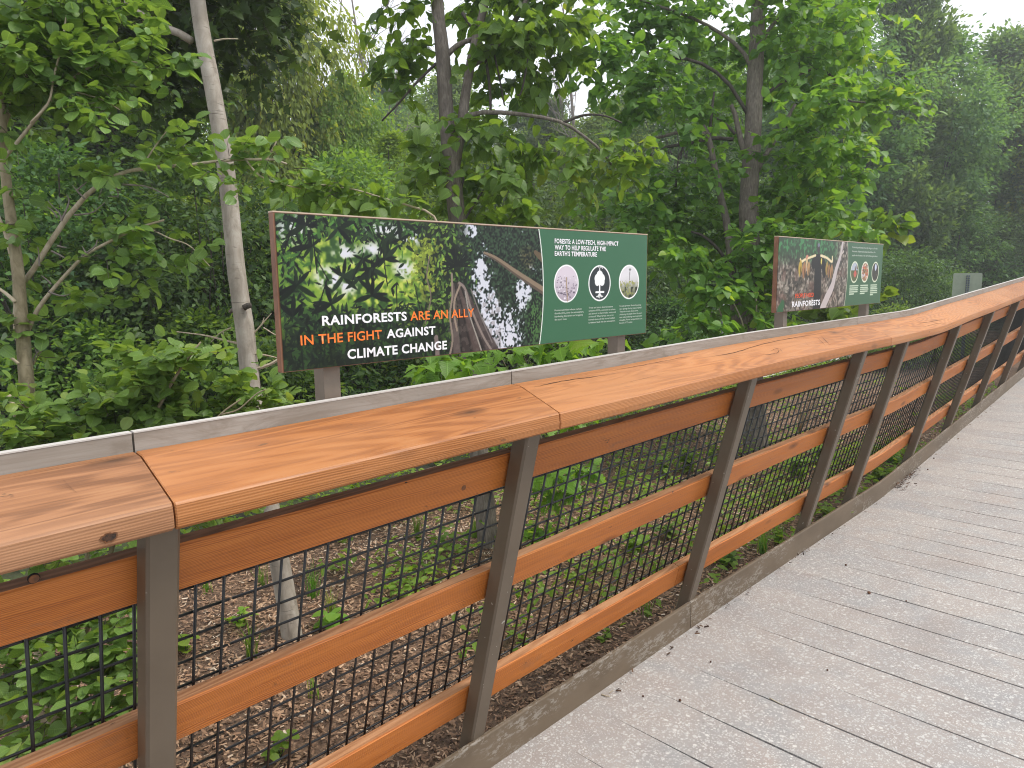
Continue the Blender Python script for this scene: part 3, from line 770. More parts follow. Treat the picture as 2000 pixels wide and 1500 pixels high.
def paint_forest():
    r_ = np.random.default_rng(11); W_, H_ = 880, 218; p = Paint(W_, H_)
    n1, n2, n3 = vnoise(H_, W_, 60, r_, 4), vnoise(H_, W_, 26, r_, 4), vnoise(H_, W_, 8, r_, 2)
    U, V = p.U, p.V
    p.a[:] = (58, 98, 40)
    p.mask(np.clip((n2 - 0.42) * 5, 0, 1), (120, 165, 48))
    def glow(u, v, ru, rv): return np.clip(1 - ((U - u) / ru) ** 2 - ((V - v) / rv) ** 2, 0, 1)
    yel = glow(0.085, .70, .06, .25) + glow(0.20, .62, .10, .3) + glow(.255, .5, .07, .35) + glow(.30, .80, .05, .15) + glow(.14, .5, .1, .2)
    p.mask(np.clip(yel, 0, 1) * np.clip((n3 - 0.40) * 5, 0, 1) * .9, (158, 192, 58)); p.mask(np.clip(yel, 0, 1) * np.clip((n3 - .62) * 8, 0, 1), (206, 220, 84)); p.mask(np.clip((.38 - n3) * 7, 0, 1) * .8, (48, 84, 40))
    wht = glow(.03, .90, .04, .12) + glow(.122, .76, .035, .09) + glow(.175, .79, .03, .07) + glow(.085, .60, .03, .1) + glow(.24, .66, .03, .1) + glow(.12, .55, .03, .1) + glow(.20, .93, .05, .06) + glow(.26, .88, .05, .07)
    p.mask(wht * np.clip((n3 - 0.34) * 5, 0, 1), (232, 232, 246))
    dark = [(20, 30, 24), (30, 46, 30), (24, 40, 26), (38, 62, 34), (16, 22, 22)]
    for i in range(2600):                                     # mid-size leaves all over the left half
        u, v = r_.random() * 0.36, r_.random()
        keep = 0.42 + 0.65 * (v < .40) + 0.55 * (v > .84) + 0.4 * (u < .03) - 0.35 * min(1, yel[int(v * H_) % H_, int(u * W_)])
        if r_.random() > keep: continue
        l = r_.uniform(4, 10); c = np.array(dark[r_.integers(5)]) * r_.uniform(.7, 1.5)
        if v > .42 and r_.random() < .25: c = np.array((70, 120, 46)) * r_.uniform(.7, 1.3)
        p.leaf(u * W_, v * H_, l, l * r_.uniform(.2, .36), r_.uniform(0, math.pi), c)
    for cu, cv in ((.115, .60), (.145, .58), (.17, .66), (.06, .80), (.20, .84), (.235, .86), (.17, .47), (.155, .72), (.03, .55), (.05, .93), (.11, .92), (.20, .72), (.27, .93), (.02, .35), (.09, .42)):
        for k in range(6):                                    # whorls of long dark leaves
            an = r_.uniform(0, 2 * math.pi); l = r_.uniform(11, 22)
            p.leaf(cu * W_ + math.cos(an) * l * .8, cv * H_ + math.sin(an) * l * .8, l, l * .22, an, np.array(dark[r_.integers(5)]) * r_.uniform(.7, 1.2))
    for i in range(26):                                       # twigs
        u, v = r_.random() * .33, r_.random(); p.line([(u, v), (u + r_.uniform(-.03, .03), v - r_.uniform(.1, .35))], .7, (22, 26, 24), .8)
    p.mask(np.clip((.40 - V) * 4, 0, 1) * np.clip((.36 - U) * 20, 0, 1) * (0.25 + .55 * (n2 > .45)), (22, 32, 24))
    # right half: dark fine foliage with sky
    rt = np.clip((U - .335 - .03 * (n2 - .5)) * 40, 0, 1)
    p.mask(rt, (34, 48, 38)); sp = vnoise(H_, W_, 3, r_, 1)
    p.mask(rt * np.clip((sp - .5) * 5, 0, 1) * .8, (62, 92, 62)); p.mask(rt * np.clip((.36 - sp) * 6, 0, 1), (16, 24, 22))
    sky = 1.5 * glow(.424, .55, .028, .2) + 1.5 * glow(.445, .38, .03, .2) + glow(.475, .22, .045, .24) + glow(.50, .07, .06, .16) + 1.2 * glow(.548, .44, .03, .17) + 1.2 * glow(.37, .92, .016, .16) + .9 * glow(.40, .95, .02, .1) + .7 * glow(.53, .25, .03, .12) + .6 * glow(.44, .7, .03, .2) + .5 * glow(.58, .66, .02, .1)
    sp2 = vnoise(H_, W_, 7, r_, 2); m_ = np.clip((np.clip(sky, 0, 1) * 1.1 + (sp2 - .5) * 1.5 + (n3 - .5) * .9 + (sp - .5) * .9 - .66) * 2.4, 0, 1); p.mask(rt * m_, (196, 204, 230)); p.mask(rt * np.clip(m_ * 2 - 1.2, 0, 1), (232, 234, 246))
    p.mask(rt * glow(.585, .2, .04, .3) * np.clip((sp - .4) * 4, 0, 1), (78, 128, 62))
    p.mask(rt * glow(.56, .75, .03, .12) * np.clip((sp - .4) * 4, 0, 1) * .6, (128, 98, 58))
    # vine-hung centre
    cn_ = np.clip(1 - np.abs((U - .335) / .065), 0, 1) * np.clip((V - .28) * 6, 0, 1)
    p.mask(np.clip(cn_ * 2, 0, 1), (30, 42, 28))
    for i in range(420):
        u, v = r_.normal(.335, .03), r_.uniform(.25, 1)
        c = np.array(((58, 92, 42), (92, 130, 52), (24, 34, 24), (120, 158, 56))[r_.integers(4)]) * r_.uniform(.7, 1.2); l = r_.uniform(3, 6)
        p.leaf(u * W_, v * H_, l, l * .45, r_.uniform(0, 3.1), c)
    for i in range(150):
        u, v = r_.normal(.288, .02), r_.uniform(.45, .88); l = r_.uniform(3, 6)
        p.leaf(u * W_, v * H_, l, l * .5, r_.uniform(0, 3.1), np.array((150, 172, 52)) * r_.uniform(.6, 1.15))
    for k in range(26):                                       # fern
        an = r_.uniform(-.5, 3.6); p.line([(.365, .68), (.365 + .035 * math.cos(an), .68 + .13 * math.sin(an))], .9, (22, 28, 26))
    # buttressed trunk
    for i, (a0, a1, b0, b1, c) in enumerate(((.345, .372, .352, .36, (96, 82, 78)), (.37, .40, .358, .366, (62, 52, 50)), (.395, .43, .362, .372, (88, 72, 68)), (.425, .475, .37, .382, (74, 62, 62)))):
        t = np.clip(V / .55, 0, 1); l = a0 + (b0 - a0) * t; r2 = a1 + (b1 - a1) * t
        p.mask(np.clip((U - l) * 300, 0, 1) * np.clip((r2 - U) * 300, 0, 1) * (V < .55), np.array(c))
        e = np.clip(1 - np.abs((U - l) / np.maximum(r2 - l, 1e-3) - .1) * 5, 0, 1) * ((U > l) & (U < r2) & (V < .55)); p.mask(e * .8, (28, 24, 24))
    p.mask((V < .5) * (U > .34) * (U < .48) * (n3 > .55) * .35, (120, 106, 100))
    for pts, w_, c in (([(.352, .62), (.352, .45), (.345, .3), (.350, .12), (.343, 0)], 1.7, (150, 132, 118)), ([(.37, .55), (.385, .5), (.40, .34), (.43, .12), (.452, 0)], 1.9, (150, 134, 126)),
                       ([(.372, .53), (.358, .42), (.356, .3), (.362, .18)], 1.6, (160, 140, 122)), ([(.385, .48), (.395, .3), (.415, .1), (.425, 0)], 1.1, (168, 160, 152)), ([(.30, .75), (.292, .6), (.30, .45), (.285, .25)], .9, (128, 112, 96)), ([(.40, .5), (.425, .28), (.455, .06)], 1.0, (128, 118, 116)), ([(.31, .14), (.312, 0)], 4.0, (128, 112, 108))):
        p.line(pts, w_, c)
    p.line([(.437, .785), (.47, .74), (.53, .62), (.612, .465)], (1.6, 6.5), (150, 128, 104), 1, .05)
    p.line([(.437, .775), (.47, .725), (.53, .60), (.612, .44)], (.8, 2.6), (98, 82, 70), .8)
    p.line([(.585, .80), (.612, .735)], (3, 5), (112, 92, 68), .9, .2)
    tone(p, .9, .86)
    # green text side with its curved white edge
    edge = .5965 + .0135 * (1 - ((V - .5) / .5) ** 2)
    p.mask(np.clip((U - edge) * W_, 0, 1), (58, 103, 76)); p.mask(np.clip(1.6 - np.abs(U - edge) * W_, 0, 1), (236, 240, 236))
    asp = 4.03; rad = .1725 - .006
    def disc(cu, cv, rr): return np.clip((rr - np.hypot((U - cu) * asp, V - cv)) * H_, 0, 1)
    c1 = (.687, .526); p.mask(disc(*c1, rad + .006), (244, 244, 246)); d = disc(*c1, rad - .006)
    p.mask(d, (206, 196, 208)); p.mask(d * np.clip((.60 - V) * 3.2, 0, 1), (150, 138, 152))
    for i in range(150):
        v = r_.uniform(.36, .60); u = r_.uniform(.645, .73); k = (.62 - v) / .26
        if math.hypot((u - .687) * asp, v - .526) > rad - .025: continue
        cc = ((228, 224, 232), (92, 84, 100), (190, 182, 196), (70, 62, 78))[r_.integers(4)]
        p.leaf(u * W_, v * H_, 1 + 3.2 * k, .8 + 1.6 * k, 0, cc, .5 + .4 * k)
    p.line([(.690, .37), (.686, .58)], 1.1, (160, 140, 116), .8)
    c2 = (.807, .524); p.mask(disc(*c2, rad + .006), (244, 244, 246)); p.mask(disc(*c2, rad - .008), (48, 54, 58))
    for du, dv, rr in ((0, .07, .052), (-.009, .045, .045), (.009, .045, .045), (-.009, .012, .04), (.009, .012, .04), (0, .03, .05)): p.mask(disc(c2[0] + du, c2[1] + dv, rr), (240, 242, 244))
    p.line([(.807, .42), (.807, .54)], 1.4, (240, 242, 244)); p.line([(.792, .44), (.823, .44)], 1.2, (240, 242, 244)); p.line([(.807, .66), (.807, .632)], .7, (240, 242, 244))
    for k in (-2, -1, 0, 1, 2): p.line([(.807, .435), (.807 + k * .003, .405), (.807 + k * .006, .385 + .006 * abs(k))], .7, (220, 222, 224), .9)
    c3 = (.9245, .53); p.mask(disc(*c3, rad + .006), (244, 244, 246)); d = disc(*c3, rad - .008)
    p.mask(d, (214, 212, 218)); p.mask(d * np.clip((.54 - V + .10 * (n3 - .5)) * 8, 0, 1), (86, 94, 58)); p.mask(d * np.clip((.60 - V + .6 * (U - .93)) * 5, 0, 1) * .5, (128, 128, 122))
    p.mask(d * (V < .54) * np.clip((sp - .5) * 5, 0, 1), (146, 150, 84)); p.mask(d * (V < .48) * np.clip((n3 - .55) * 6, 0, 1), (46, 52, 40))
    p.line([(.926, .55), (.927, .64)], .7, (120, 120, 122)); p.leaf(.927 * W_, .65 * H_, 5, 3, 0, (118, 122, 118))
    return p

def tone(p, k, sat):
    g = p.a.mean(-1, keepdims=True); p.a = (g + (p.a - g) * sat) * k

def paint_people():
    r_ = np.random.default_rng(23); W_, H_ = 460, 114; p = Paint(W_, H_); U, V = p.U, p.V
    n1, n2 = vnoise(H_, W_, 22, r_, 3), vnoise(H_, W_, 5, r_, 2)
    p.a[:] = (92, 84, 74); p.mask(np.clip((n2 - .52) * 6, 0, 1), (158, 148, 138)); p.mask(np.clip((.42 - n2) * 6, 0, 1), (44, 40, 36))
    g = np.clip((V - .62) * 5, 0, 1) * np.clip((.5 - U) * 9, 0, 1) + .7 * np.clip((V - .5) * 4, 0, 1) * np.clip(1 - np.abs(U - .44) / .1, 0, 1)
    p.mask(g * .9, (44, 70, 46)); p.mask(g * np.clip((n2 - .5) * 6, 0, 1), (66, 128, 78))
    p.mask(np.clip((n1 - .55) * 5, 0, 1) * .5 * (V < .6), (104, 74, 66)); p.mask(np.clip((.42 - n1) * 5, 0, 1) * .6, (50, 48, 46))
    for i in range(46):
        p.leaf(r_.uniform(.47, .6) * W_, r_.uniform(0, .75) * H_, r_.uniform(3, 6), r_.uniform(1.5, 3), r_.uniform(0, 3), np.array((132, 124, 116)) * r_.uniform(.45, 1.15))
    for i in range(30):
        p.leaf(r_.uniform(0, .3) * W_, r_.uniform(0, .4) * H_, r_.uniform(5, 10), r_.uniform(2, 4), r_.uniform(-.3, .6), np.array((140, 132, 122)) * r_.uniform(.4, 1.1))
    p.line([(.03, .0), (.05, .12)], (7, 3), (46, 92, 58), .9, .3)
    p.line([(.38, -.02), (.42, .15), (.465, .32), (.485, .48), (.50, .6), (.53, .78), (.547, 1.0)], (9, 3.2), (186, 176, 176), 1, .06)
    p.line([(.53, .8), (.55, .83), (.56, .85)], 1.6, (186, 176, 170))
    # a dark figure with a pole of cocoa pods across the shoulders
    p.line([(.33, .0), (.33, .3), (.327, .6)], (15, 13), (28, 26, 28)); p.line([(.285, .66), (.325, .72), (.375, .64)], (9, 9), (30, 26, 28)); p.line([(.375, .62), (.385, .5)], (8, 6), (30, 26, 28))
    p.leaf(.322 * W_, .86 * H_, 9, 8, 1.57, (58, 50, 54)); p.leaf(.322 * W_, .92 * H_, 5, 4, 0, (118, 114, 132))
    p.line([(.172, .715), (.185, .685), (.22, .72), (.30, .775)], 1.7, (222, 206, 168)); p.line([(.345, .775), (.40, .745), (.45, .69), (.452, .76)], 1.8, (222, 206, 168))
    p.leaf(.225 * W_, .74 * H_, 6, 4, .5, (196, 132, 112))
    for u, v, l, c in ((.174, .59, 15, (178, 150, 62)), (.206, .56, 15, (156, 112, 76)), (.226, .66, 9, (198, 172, 130)), (.243, .58, 13, (172, 134, 92)), (.405, .59, 13, (156, 128, 68)), (.425, .55, 13, (142, 104, 70)), (.450, .54, 14, (158, 120, 82)), (.352, .69, 6, (208, 196, 92))):
        p.leaf(u * W_, v * H_, l, l * .5, 1.5, c); p.leaf(u * W_ + 2, v * H_ - 4, l * .6, l * .18, 1.5, np.array(c) * .6)
    edge = .595 + .0155 * (1 - ((V - .5) / .5) ** 2)
    p.mask(np.clip((U - edge) * W_, 0, 1), (62, 98, 72)); p.mask(np.clip(1.1 - np.abs(U - edge) * W_, 0, 1), (226, 228, 206))
    asp = 4.05
    def disc(cu, cv, rr): return np.clip((rr - np.hypot((U - cu) * asp, V - cv)) * H_, 0, 1)
    for k, cu in enumerate((.684, .80, .919)):
        p.mask(disc(cu, .533, .176), (226, 230, 208)); d = disc(cu, .533, .155)
        if k == 0: p.mask(d, (84, 92, 58)); p.mask(d * (V > .56), (172, 180, 196)); p.mask(d * (n2 > .5) * (V > .5) * (U > cu), (92, 78, 62)); p.leaf((cu + .006) * W_, .5 * H_, 8, 7, 0, (190, 92, 80))
        if k == 1:
            p.mask(d, (150, 116, 88))
            for i in range(70): p.leaf(r_.uniform(cu - .04, cu + .04) * W_, r_.uniform(.38, .69) * H_, 2.4, 2, 0, ((222, 128, 82), (226, 206, 190), (66, 70, 48), (196, 66, 58), (196, 190, 206))[r_.integers(5)], .9)
            p.mask(disc(cu, .533, .176) * (1 - disc(cu, .533, .155)), (226, 230, 208)); p.mask((1 - disc(cu, .533, .176)) * (np.abs(U - cu) < .05) * (np.abs(V - .533) < .2), (62, 98, 72))
        if k == 2: p.mask(d, (54, 50, 44)); p.leaf((cu + .002) * W_, .61 * H_, 8, 6, 1.57, (196, 202, 226)); p.mask(d * (n2 > .58) * (V < .5), (86, 78, 58))
    for k, (u0, u1, nl) in enumerate(((.641, .735, 5), (.757, .85, 5), (.874, .957, 6))):   # lines of print too small to read
        for i in range(nl):
            v = .315 - i * .032; e = u1 - r_.uniform(0, .012) - (.04 if i == nl - 1 else 0)
            p.line([(u0, v), (e, v)], .62, (196, 210, 190), .75, .35, i + 7 * k)
    return p

def text_obj(body, parent, mat, org, u0, v0, width, height, bold=0.0, name='lettering'):
    """flat letters on the sign face: left end u0, baseline v0 (metres on the face), fitted to width and cap height"""
    cu = bpy.data.curves.new('t', 'FONT'); cu.body = body; cu.size = 1.0; cu.offset = bold; cu.resolution_u = 3
    cu.space_character = 1.0 + bold * 2.2
    o = bpy.data.objects.new('t', cu); col.objects.link(o)
    dg = bpy.context.evaluated_depsgraph_get(); me = bpy.data.meshes.new_from_object(o.evaluated_get(dg))
    bpy.data.objects.remove(o); bpy.data.curves.remove(cu)
    n = len(me.vertices); co = np.empty(n * 3); me.vertices.foreach_get('co', co); co = co.reshape(-1, 3)
    x0, x1 = co[:, 0].min(), co[:, 0].max(); cap = 0.729 + 2 * bold
    X = (co[:, 0] - x0) / (x1 - x0) * width + u0; Z = (co[:, 1] + bold) / cap * height + v0
    V = np.stack([np.zeros(n), X, Z], 1) + np.asarray(org) - wloc(parent)
    me.vertices.foreach_set('co', V.astype(np.float32).ravel()); me.update(); me.materials.clear()
    return link(name, me, mat, parent)

def sign(y0, y1, z0, z1, p, label, posts, slope=0.0):
    xf = -1.50; s = empty('interpretive_sign', (xf - 0.012, (y0 + y1) / 2, z0), label, 'sign', 'printed signs on the railing')
    m = MB(); m.box((xf - 0.011, (y0 + y1) / 2, (z0 + z1) / 2), (0.020, y1 - y0, z1 - z0 - 0.004)); m.build('panel', MT['sign_edge'], s)
    m = MB(); m.box((xf - 0.0105, (y0 + y1) / 2, z1 - 0.0005), (0.021, y1 - y0 + 0.001, 0.003)); m.build('top_edge', MT['sign_cap'], s)
    e = 0.004; a0, a1, b0, b1 = y0 + e, y1 - e, z0 + e, z1 - e
    Yv, Zv = np.meshgrid(np.linspace(a0, a1, p.w), np.linspace(b0, b1, p.h))
    V = np.stack([np.full(Yv.shape, xf + 0.0006), Yv, Zv], -1).reshape(-1, 3) - wloc(s)
    i_ = np.arange(p.w * p.h).reshape(p.h, p.w); q_ = np.stack([i_[:-1, :-1], i_[:-1, 1:], i_[1:, 1:], i_[1:, :-1]], -1).reshape(-1, 4)
    pr = link('printed_face', np_mesh('printed_face', V, q_.ravel(), np.full(len(q_), 4), False, {'ink': s2l(np.clip(p.a, 0, 255)).reshape(-1, 3)}), MT['print'], s)
    for y in posts:
        m = MB(); zb = 1.17 + 0.012 * (y - 1.5)
        m.box((xf - 0.0465, y, (zb + z1 - 0.06) / 2), (0.045, 0.045, z1 - 0.06 - zb)); m.build('post', MT['sign_post'], s)
        if False: pass
    W_ = y1 - y0; H_ = z1 - z0
    def T(body, mat, u0, u1, v0, cap, bold=0.0, nm='lettering'):
        return text_obj(body, pr, MT[mat], (xf + 0.0016, y0, z0), u0 * W_, v0 * H_, (u1 - u0) * W_, cap * H_, bold, nm)
    return s, T

s1, T = sign(0.770, 2.2205, 1.393, 1.7545, paint_forest(), 'nearer printed sign with rainforest canopy photo and the words climate change', (0.911, 2.10))
T('RAINFORESTS', 'ink_white', .0735, .244, .286, .068, .030); T('ARE AN ALLY', 'ink_orange', .252, .407, .284, .068, .014)
T('IN THE FIGHT', 'ink_orange', .0335, .189, .169, .067, .014); T('AGAINST', 'ink_white', .199, .309, .169, .067, .030)
T('CLIMATE CHANGE', 'ink_white', .118, .336, .050, .070, .030)
T('FORESTS: A LOW-TECH, HIGH-IMPACT', 'ink_white', .646, .876, .874, .044, .03); T('WAY TO HELP REGULATE THE', 'ink_white', .646, .827, .82, .044, .03)
T("EARTH'S TEMPERATURE", 'ink_white', .646, .794, .767, .044, .03); T('CO\u2082', 'ink_white', .7995, .8165, .663, .026, .012)
for u0, lines in ((.645, ((.738, 'Human activities release carbon'), (.746, 'dioxide (CO\u2082) into the atmosphere,'), (.742, 'blanketing the earth and trapping'), (.686, "the sun's heat."))),
                  (.764, ((.856, 'Trees and plants absorb massive'), (.867, 'amounts of CO\u2082, convert it to carbon,'), (.868, 'and store it in their trunks, roots, and'), (.860, 'in the soil. When forests are cut or'), (.864, 'burned down, all that stored carbon'), (.867, 'is released back into the atmosphere.'))),
                  (.8835, ((.974, 'Forests prevent floods by acting'), (.977, 'as a sponge during heavy rainfall.'), (.962, 'They also create cloud cover,'), (.979, "sheltering the earth from the sun's"), (.979, 'rays and producing rain to prevent'), (.979, 'droughts. Forest temperatures can'), (.938, 'be up to 10\u00b0C cooler.')))):
    for i, (u1, t_) in enumerate(lines): T(t_, 'ink_pale', u0, u1, .292 - i * .0275 + (.0 if u0 > .7 else -.004), .0165, .006, 'small_print')
s2, T = sign(3.300, 4.768, 1.4225, 1.784, paint_people(), 'farther printed sign with cocoa harvest photo and the words people need rainforests', (3.465, 4.628))
T('PEOPLE NEED', 'ink_red', .145, .299, .185, .062, .008); T('RAINFORESTS', 'ink_white', .122, .358, .062, .082, .03)
for i, (u1, t_) in enumerate(((.925, 'Protecting rainforests is the right thing to do. For the'), (.905, 'thousands of plants and animals found there. For'), (.932, 'people who live near or far. And for future generations.'))):
    T(t_, 'ink_pale', .645, u1, .905 - i * .062, .028, .012, 'small_print')

# ================================================================== NEAR TREES
def finish(root, lv, tpl, mat, name='leaves', uv=True):
    return link(name, lv.mesh(name, tpl, wloc(root), uv), MT[mat], root)

# ---- pale-barked tree behind the near sign
b0 = on_z(570, 1240, ZG)
t1 = empty('pale_tree', b0, 'slender leaning tree with smooth pale grey trunk left of the near sign', 'tree')
mb = MB(); D = 3.66
Q = limb(mb, [(573, 1262), (566, 1215), (552, 1130), (520, 950), (489, 740), (478, 640), (463, 540), (452, 430), (440, 320), (415, 170), (398, 80), (383, -20), (366, -150), (350, -300)], D, 40, 27, 44, 14, 0.012, 1)
mb.build('trunk', MT['bark_pale'], t1, True)
m = MB()
limb(m, [(374, 80), (352, 66), (325, 55), (300, 42), (275, 28), (252, 12), (247, -6), (250, -40)], D, 15, 10, 14, 8, 0.06, 2); m.build('limb', MT['bark_pale'], t1, True)
m = MB(); limb(m, [(480, 608), (468, 607), (458, 604), (448, 610)], D, 16, 7, 6, 8, 0.08, 3); m.build('branch_stub', MT['bark_grey'], t1, True)
m = MB(); limb(m, [(476, 601), (484, 597), (490, 596)], D - 0.05, 12, 11, 4, 10, 0.05, 4); m.build('branch_stub', MT['bark_dark'], t1, True)
m = MB()
for pts, w_ in (([(500, 720), (525, 713), (548, 700), (572, 690), (600, 694)], 8), ([(494, 690), (520, 694), (546, 700, 3.9)], 5), ([(492, 655), (510, 635), (530, 612)], 4), ([(512, 632), (516, 620)], 3), ([(470, 672), (440, 665), (400, 655), (345, 648)], 5), ([(435, 664), (436, 648)], 3),
                ([(418, 80), (440, 76), (465, 76)], 4), ([(452, 640), (430, 650), (412, 668)], 3), ([(515, 640), (540, 655), (560, 660)], 3)):
    limb(m, pts, D, w_, w_ * 0.45, 8, 5, 0.05, w_)
m._stuff('twigs', MT['twig_pale'], t1)
lv = Leaves(); tb = MB()
for i, (px, py, d, r) in enumerate([(290, -30, 4.4, .42), (350, -10, 4.8, .4), (430, 0, 4.6, .35), (470, 50, 4.9, .35), (490, 10, 4.4, .3), (330, 60, 5.1, .35), (290, 110, 5.0, .32), (335, 140, 5.2, .3), (380, 40, 5.2, .3), (420, -80, 4.4, .5), (330, -110, 4.2, .5), (500, -60, 4.6, .4), (250, 40, 4.8, .3), (340, 200, 5.3, .22), (350, -280, 3.7, .5), (300, -210, 3.9, .45), (420, -220, 3.9, .45), (360, -380, 3.7, .4)]):
    blob_twigs(lv, tb, at(px, py, d), r, 28, 0.28, 9, 0.085, 0.32, 100 + i)
finish(t1, lv, 'lobed', 'leaf_oak'); tb._stuff('twigs', MT['twig_dark'], t1)

# ---- young alder at the left
b0 = on_z(108, 1490, ZG)
al = empty('young_alder', b0, 'young alder with forked tan branches and round ribbed leaves, left edge', 'tree')
D = 2.75
mb = MB(); limb(mb, [(96, 1500, 2.7), (84, 1250), (68, 1000), (57, 830), (50, 720), (40, 600), (36, 540), (26, 460), (14, 370), (8, 300), (2, 200), (-12, 60), (-30, -120)], D, 34, 10, 34, 12, 0.02, 11)
mb.build('trunk', MT['bark_olive'], al, True)
lv = Leaves(); tb = MB()
br = [([(44, 556), (75, 512), (118, 442), (165, 385), (215, 345), (275, 330), (330, 325), (378, 321), (440, 313), (525, 311), (560, 320)], 11, 4, 2.8),
      ([(52, 652), (75, 602), (115, 552), (165, 500), (222, 468), (270, 445), (320, 430)], 9, 4, 2.78),
      ([(16, 300), (60, 245), (120, 172), (180, 128), (225, 118), (268, 122)], 7, 3, 2.7),
      ([(8, 245), (24, 203), (46, 166), (60, 120)], 9, 5, 2.8), ([(38, 545), (22, 500), (8, 450), (-20, 380)], 8, 5, 2.85),
      ([(30, 590), (10, 572), (-30, 545)], 8, 5, 2.7), ([(36, 710), (10, 690), (-20, 672)], 6, 4, 2.7), ([(42, 700), (28, 640), (28, 580)], 5, 3, 2.9),
      ([(60, 720), (78, 690), (95, 668)], 3, 2, 2.8), ([(16, 770), (30, 805), (42, 860)], 9, 10, 2.65),
      ([(60, 240), (95, 200), (105, 150), (120, 90), (130, 30)], 5, 3, 2.6), ([(120, 172), (150, 180), (200, 195), (235, 215)], 4, 2, 2.65),
      ([(290, 445), (330, 465), (370, 480), (410, 520)], 3, 2, 2.8), ([(480, 312), (510, 345), (560, 362), (588, 368)], 4, 2, 2.8), ([(520, 312), (538, 280), (545, 255)], 4, 2, 2.8), ([(275, 330), (300, 290), (330, 250)], 4, 2, 2.8)]
for i, (pts, a_, b_, d) in enumerate(br):
    m = MB(); Q = limb(m, pts, d, a_, b_, 14, 8, 0.03, 20 + i); m.build('branch', MT['twig_pale'], al, True)
dead = MB()
for i, pts in enumerate([[(120, 432), (118, 418), (100, 400), (94, 392)], [(112, 425), (103, 412), (92, 404)], [(120, 430), (135, 395), (130, 380)], [(165, 388), (150, 372), (142, 362)], [(150, 372), (170, 355)], [(145, 420), (180, 415), (205, 395)], [(77, 520), (76, 500), (74, 482)], [(100, 490), (128, 505), (140, 520)], [(112, 480), (130, 484)], [(160, 500), (185, 482), (190, 468)], [(168, 495), (160, 480)], [(100, 555), (90, 545), (80, 538)], [(95, 570), (120, 578), (138, 574)], [(60, 715), (72, 690), (95, 668)], [(72, 690), (68, 680)], [(215, 345), (232, 382), (210, 383)], [(20, 790), (30, 775), (40, 770)], [(240, 360), (290, 365), (330, 385)], [(15, 345), (3, 335)]]):
    limb(dead, pts, 2.76, 4, 1.5, 6, 4, 0.1, i)
dead._stuff('dead_twigs', MT['twig_dead'], al)
LS = 0.053
for i, (px, py, d, r, n) in enumerate([
        (60, 40, 2.7, .17, 15), (130, 60, 2.8, .16, 14), (200, 70, 2.75, .14, 11), (30, 110, 2.6, .14, 11), (110, 120, 2.65, .14, 11), (180, 140, 2.7, .12, 9), (250, 90, 2.8, .10, 7), (300, 130, 2.75, .08, 5), (60, 170, 2.8, .12, 8), (140, 190, 2.65, .1, 7), (20, 20, 2.9, .2, 12), (100, -20, 2.7, .2, 12), (180, -20, 2.8, .16, 10), (-40, 60, 2.7, .2, 10), (240, 20, 2.9, .12, 6),
        (210, 200, 2.6, .07, 4), (225, 170, 2.7, .06, 3), (40, 240, 2.9, .1, 5), (-20, 200, 2.7, .15, 8),
        (270, 290, 2.8, .09, 6), (330, 275, 2.85, .09, 6), (380, 300, 2.8, .08, 6), (420, 320, 2.78, .07, 5), (300, 320, 2.75, .07, 4), (460, 320, 2.8, .06, 4), (520, 290, 2.8, .06, 4), (545, 260, 2.8, .045, 3), (560, 330, 2.8, .06, 4), (520, 350, 2.8, .06, 4), (480, 355, 2.8, .05, 3), (575, 365, 2.8, .04, 3), (150, 335, 2.75, .03, 2), (185, 330, 2.75, .03, 2),
        (220, 440, 2.82, .07, 5), (270, 460, 2.8, .08, 6), (300, 490, 2.82, .07, 5), (250, 520, 2.85, .07, 5), (320, 450, 2.8, .06, 4), (205, 500, 2.75, .06, 4), (330, 500, 2.8, .05, 3), (380, 480, 2.8, .05, 3), (180, 590, 2.8, .05, 3), (215, 600, 2.8, .04, 3), (130, 600, 2.85, .05, 3), (400, 520, 2.85, .05, 3),
        (45, 370, 2.7, .06, 4), (10, 440, 2.65, .05, 4), (60, 450, 2.8, .05, 3), (10, 540, 2.8, .05, 3), (90, 540, 2.9, .05, 3), (20, 640, 2.7, .06, 4), (75, 650, 2.8, .03, 2), (60, 620, 2.75, .05, 3), (-20, 720, 2.6, .07, 4), (20, 745, 2.65, .05, 3), (85, 700, 2.75, .03, 2), (10, 790, 2.6, .05, 4)]):
    blob_twigs(lv, tb, at(px, py, d), r * 0.85, max(2, int(n * (1.9 if py < 250 else 0.85))), 0.095, 7, LS * 1.05, 0.42, 300 + i, 0.1, 0.25, 0.0016)
finish(al, lv, 'ovate', 'leaf_alder'); tb._stuff('twigs', MT['twig_dark'], al)

# ---- leafy alder bush along the rail, seen over it and through the mesh
b0 = on_z(190, 1400, ZG)
ab = empty('alder_bush', b0, 'leafy alder bush crowding the railing at lower left', 'bush')
mb = MB()
for i, (pts, a_, b_) in enumerate([([(120, 1500), (115, 1440), (105, 1380), (95, 1330)], 44, 26), ([(100, 1345), (70, 1330), (40, 1335), (0, 1350)], 14, 9), ([(115, 1400), (60, 1375), (20, 1360), (-20, 1352)], 12, 8), ([(105, 1370), (130, 1290), (150, 1235), (165, 1150), (180, 1000), (230, 850)], 14, 6),
                                   ([(110, 1400), (180, 1200), (240, 1000), (300, 820), (340, 740), (375, 690), (392, 668)], 12, 3), ([(95, 1340), (60, 1100), (60, 950), (70, 850)], 14, 6), ([(240, 1000), (360, 880), (430, 810), (470, 780)], 6, 3), ([(430, 810), (465, 800), (500, 770), (520, 760)], 4, 2)]):
    m = MB(); limb(m, pts, 2.62, a_, b_, 12, 8, 0.04, 60 + i); m.build('stem', MT['bark_olive'], ab, True)
lv = Leaves(); tb = MB()
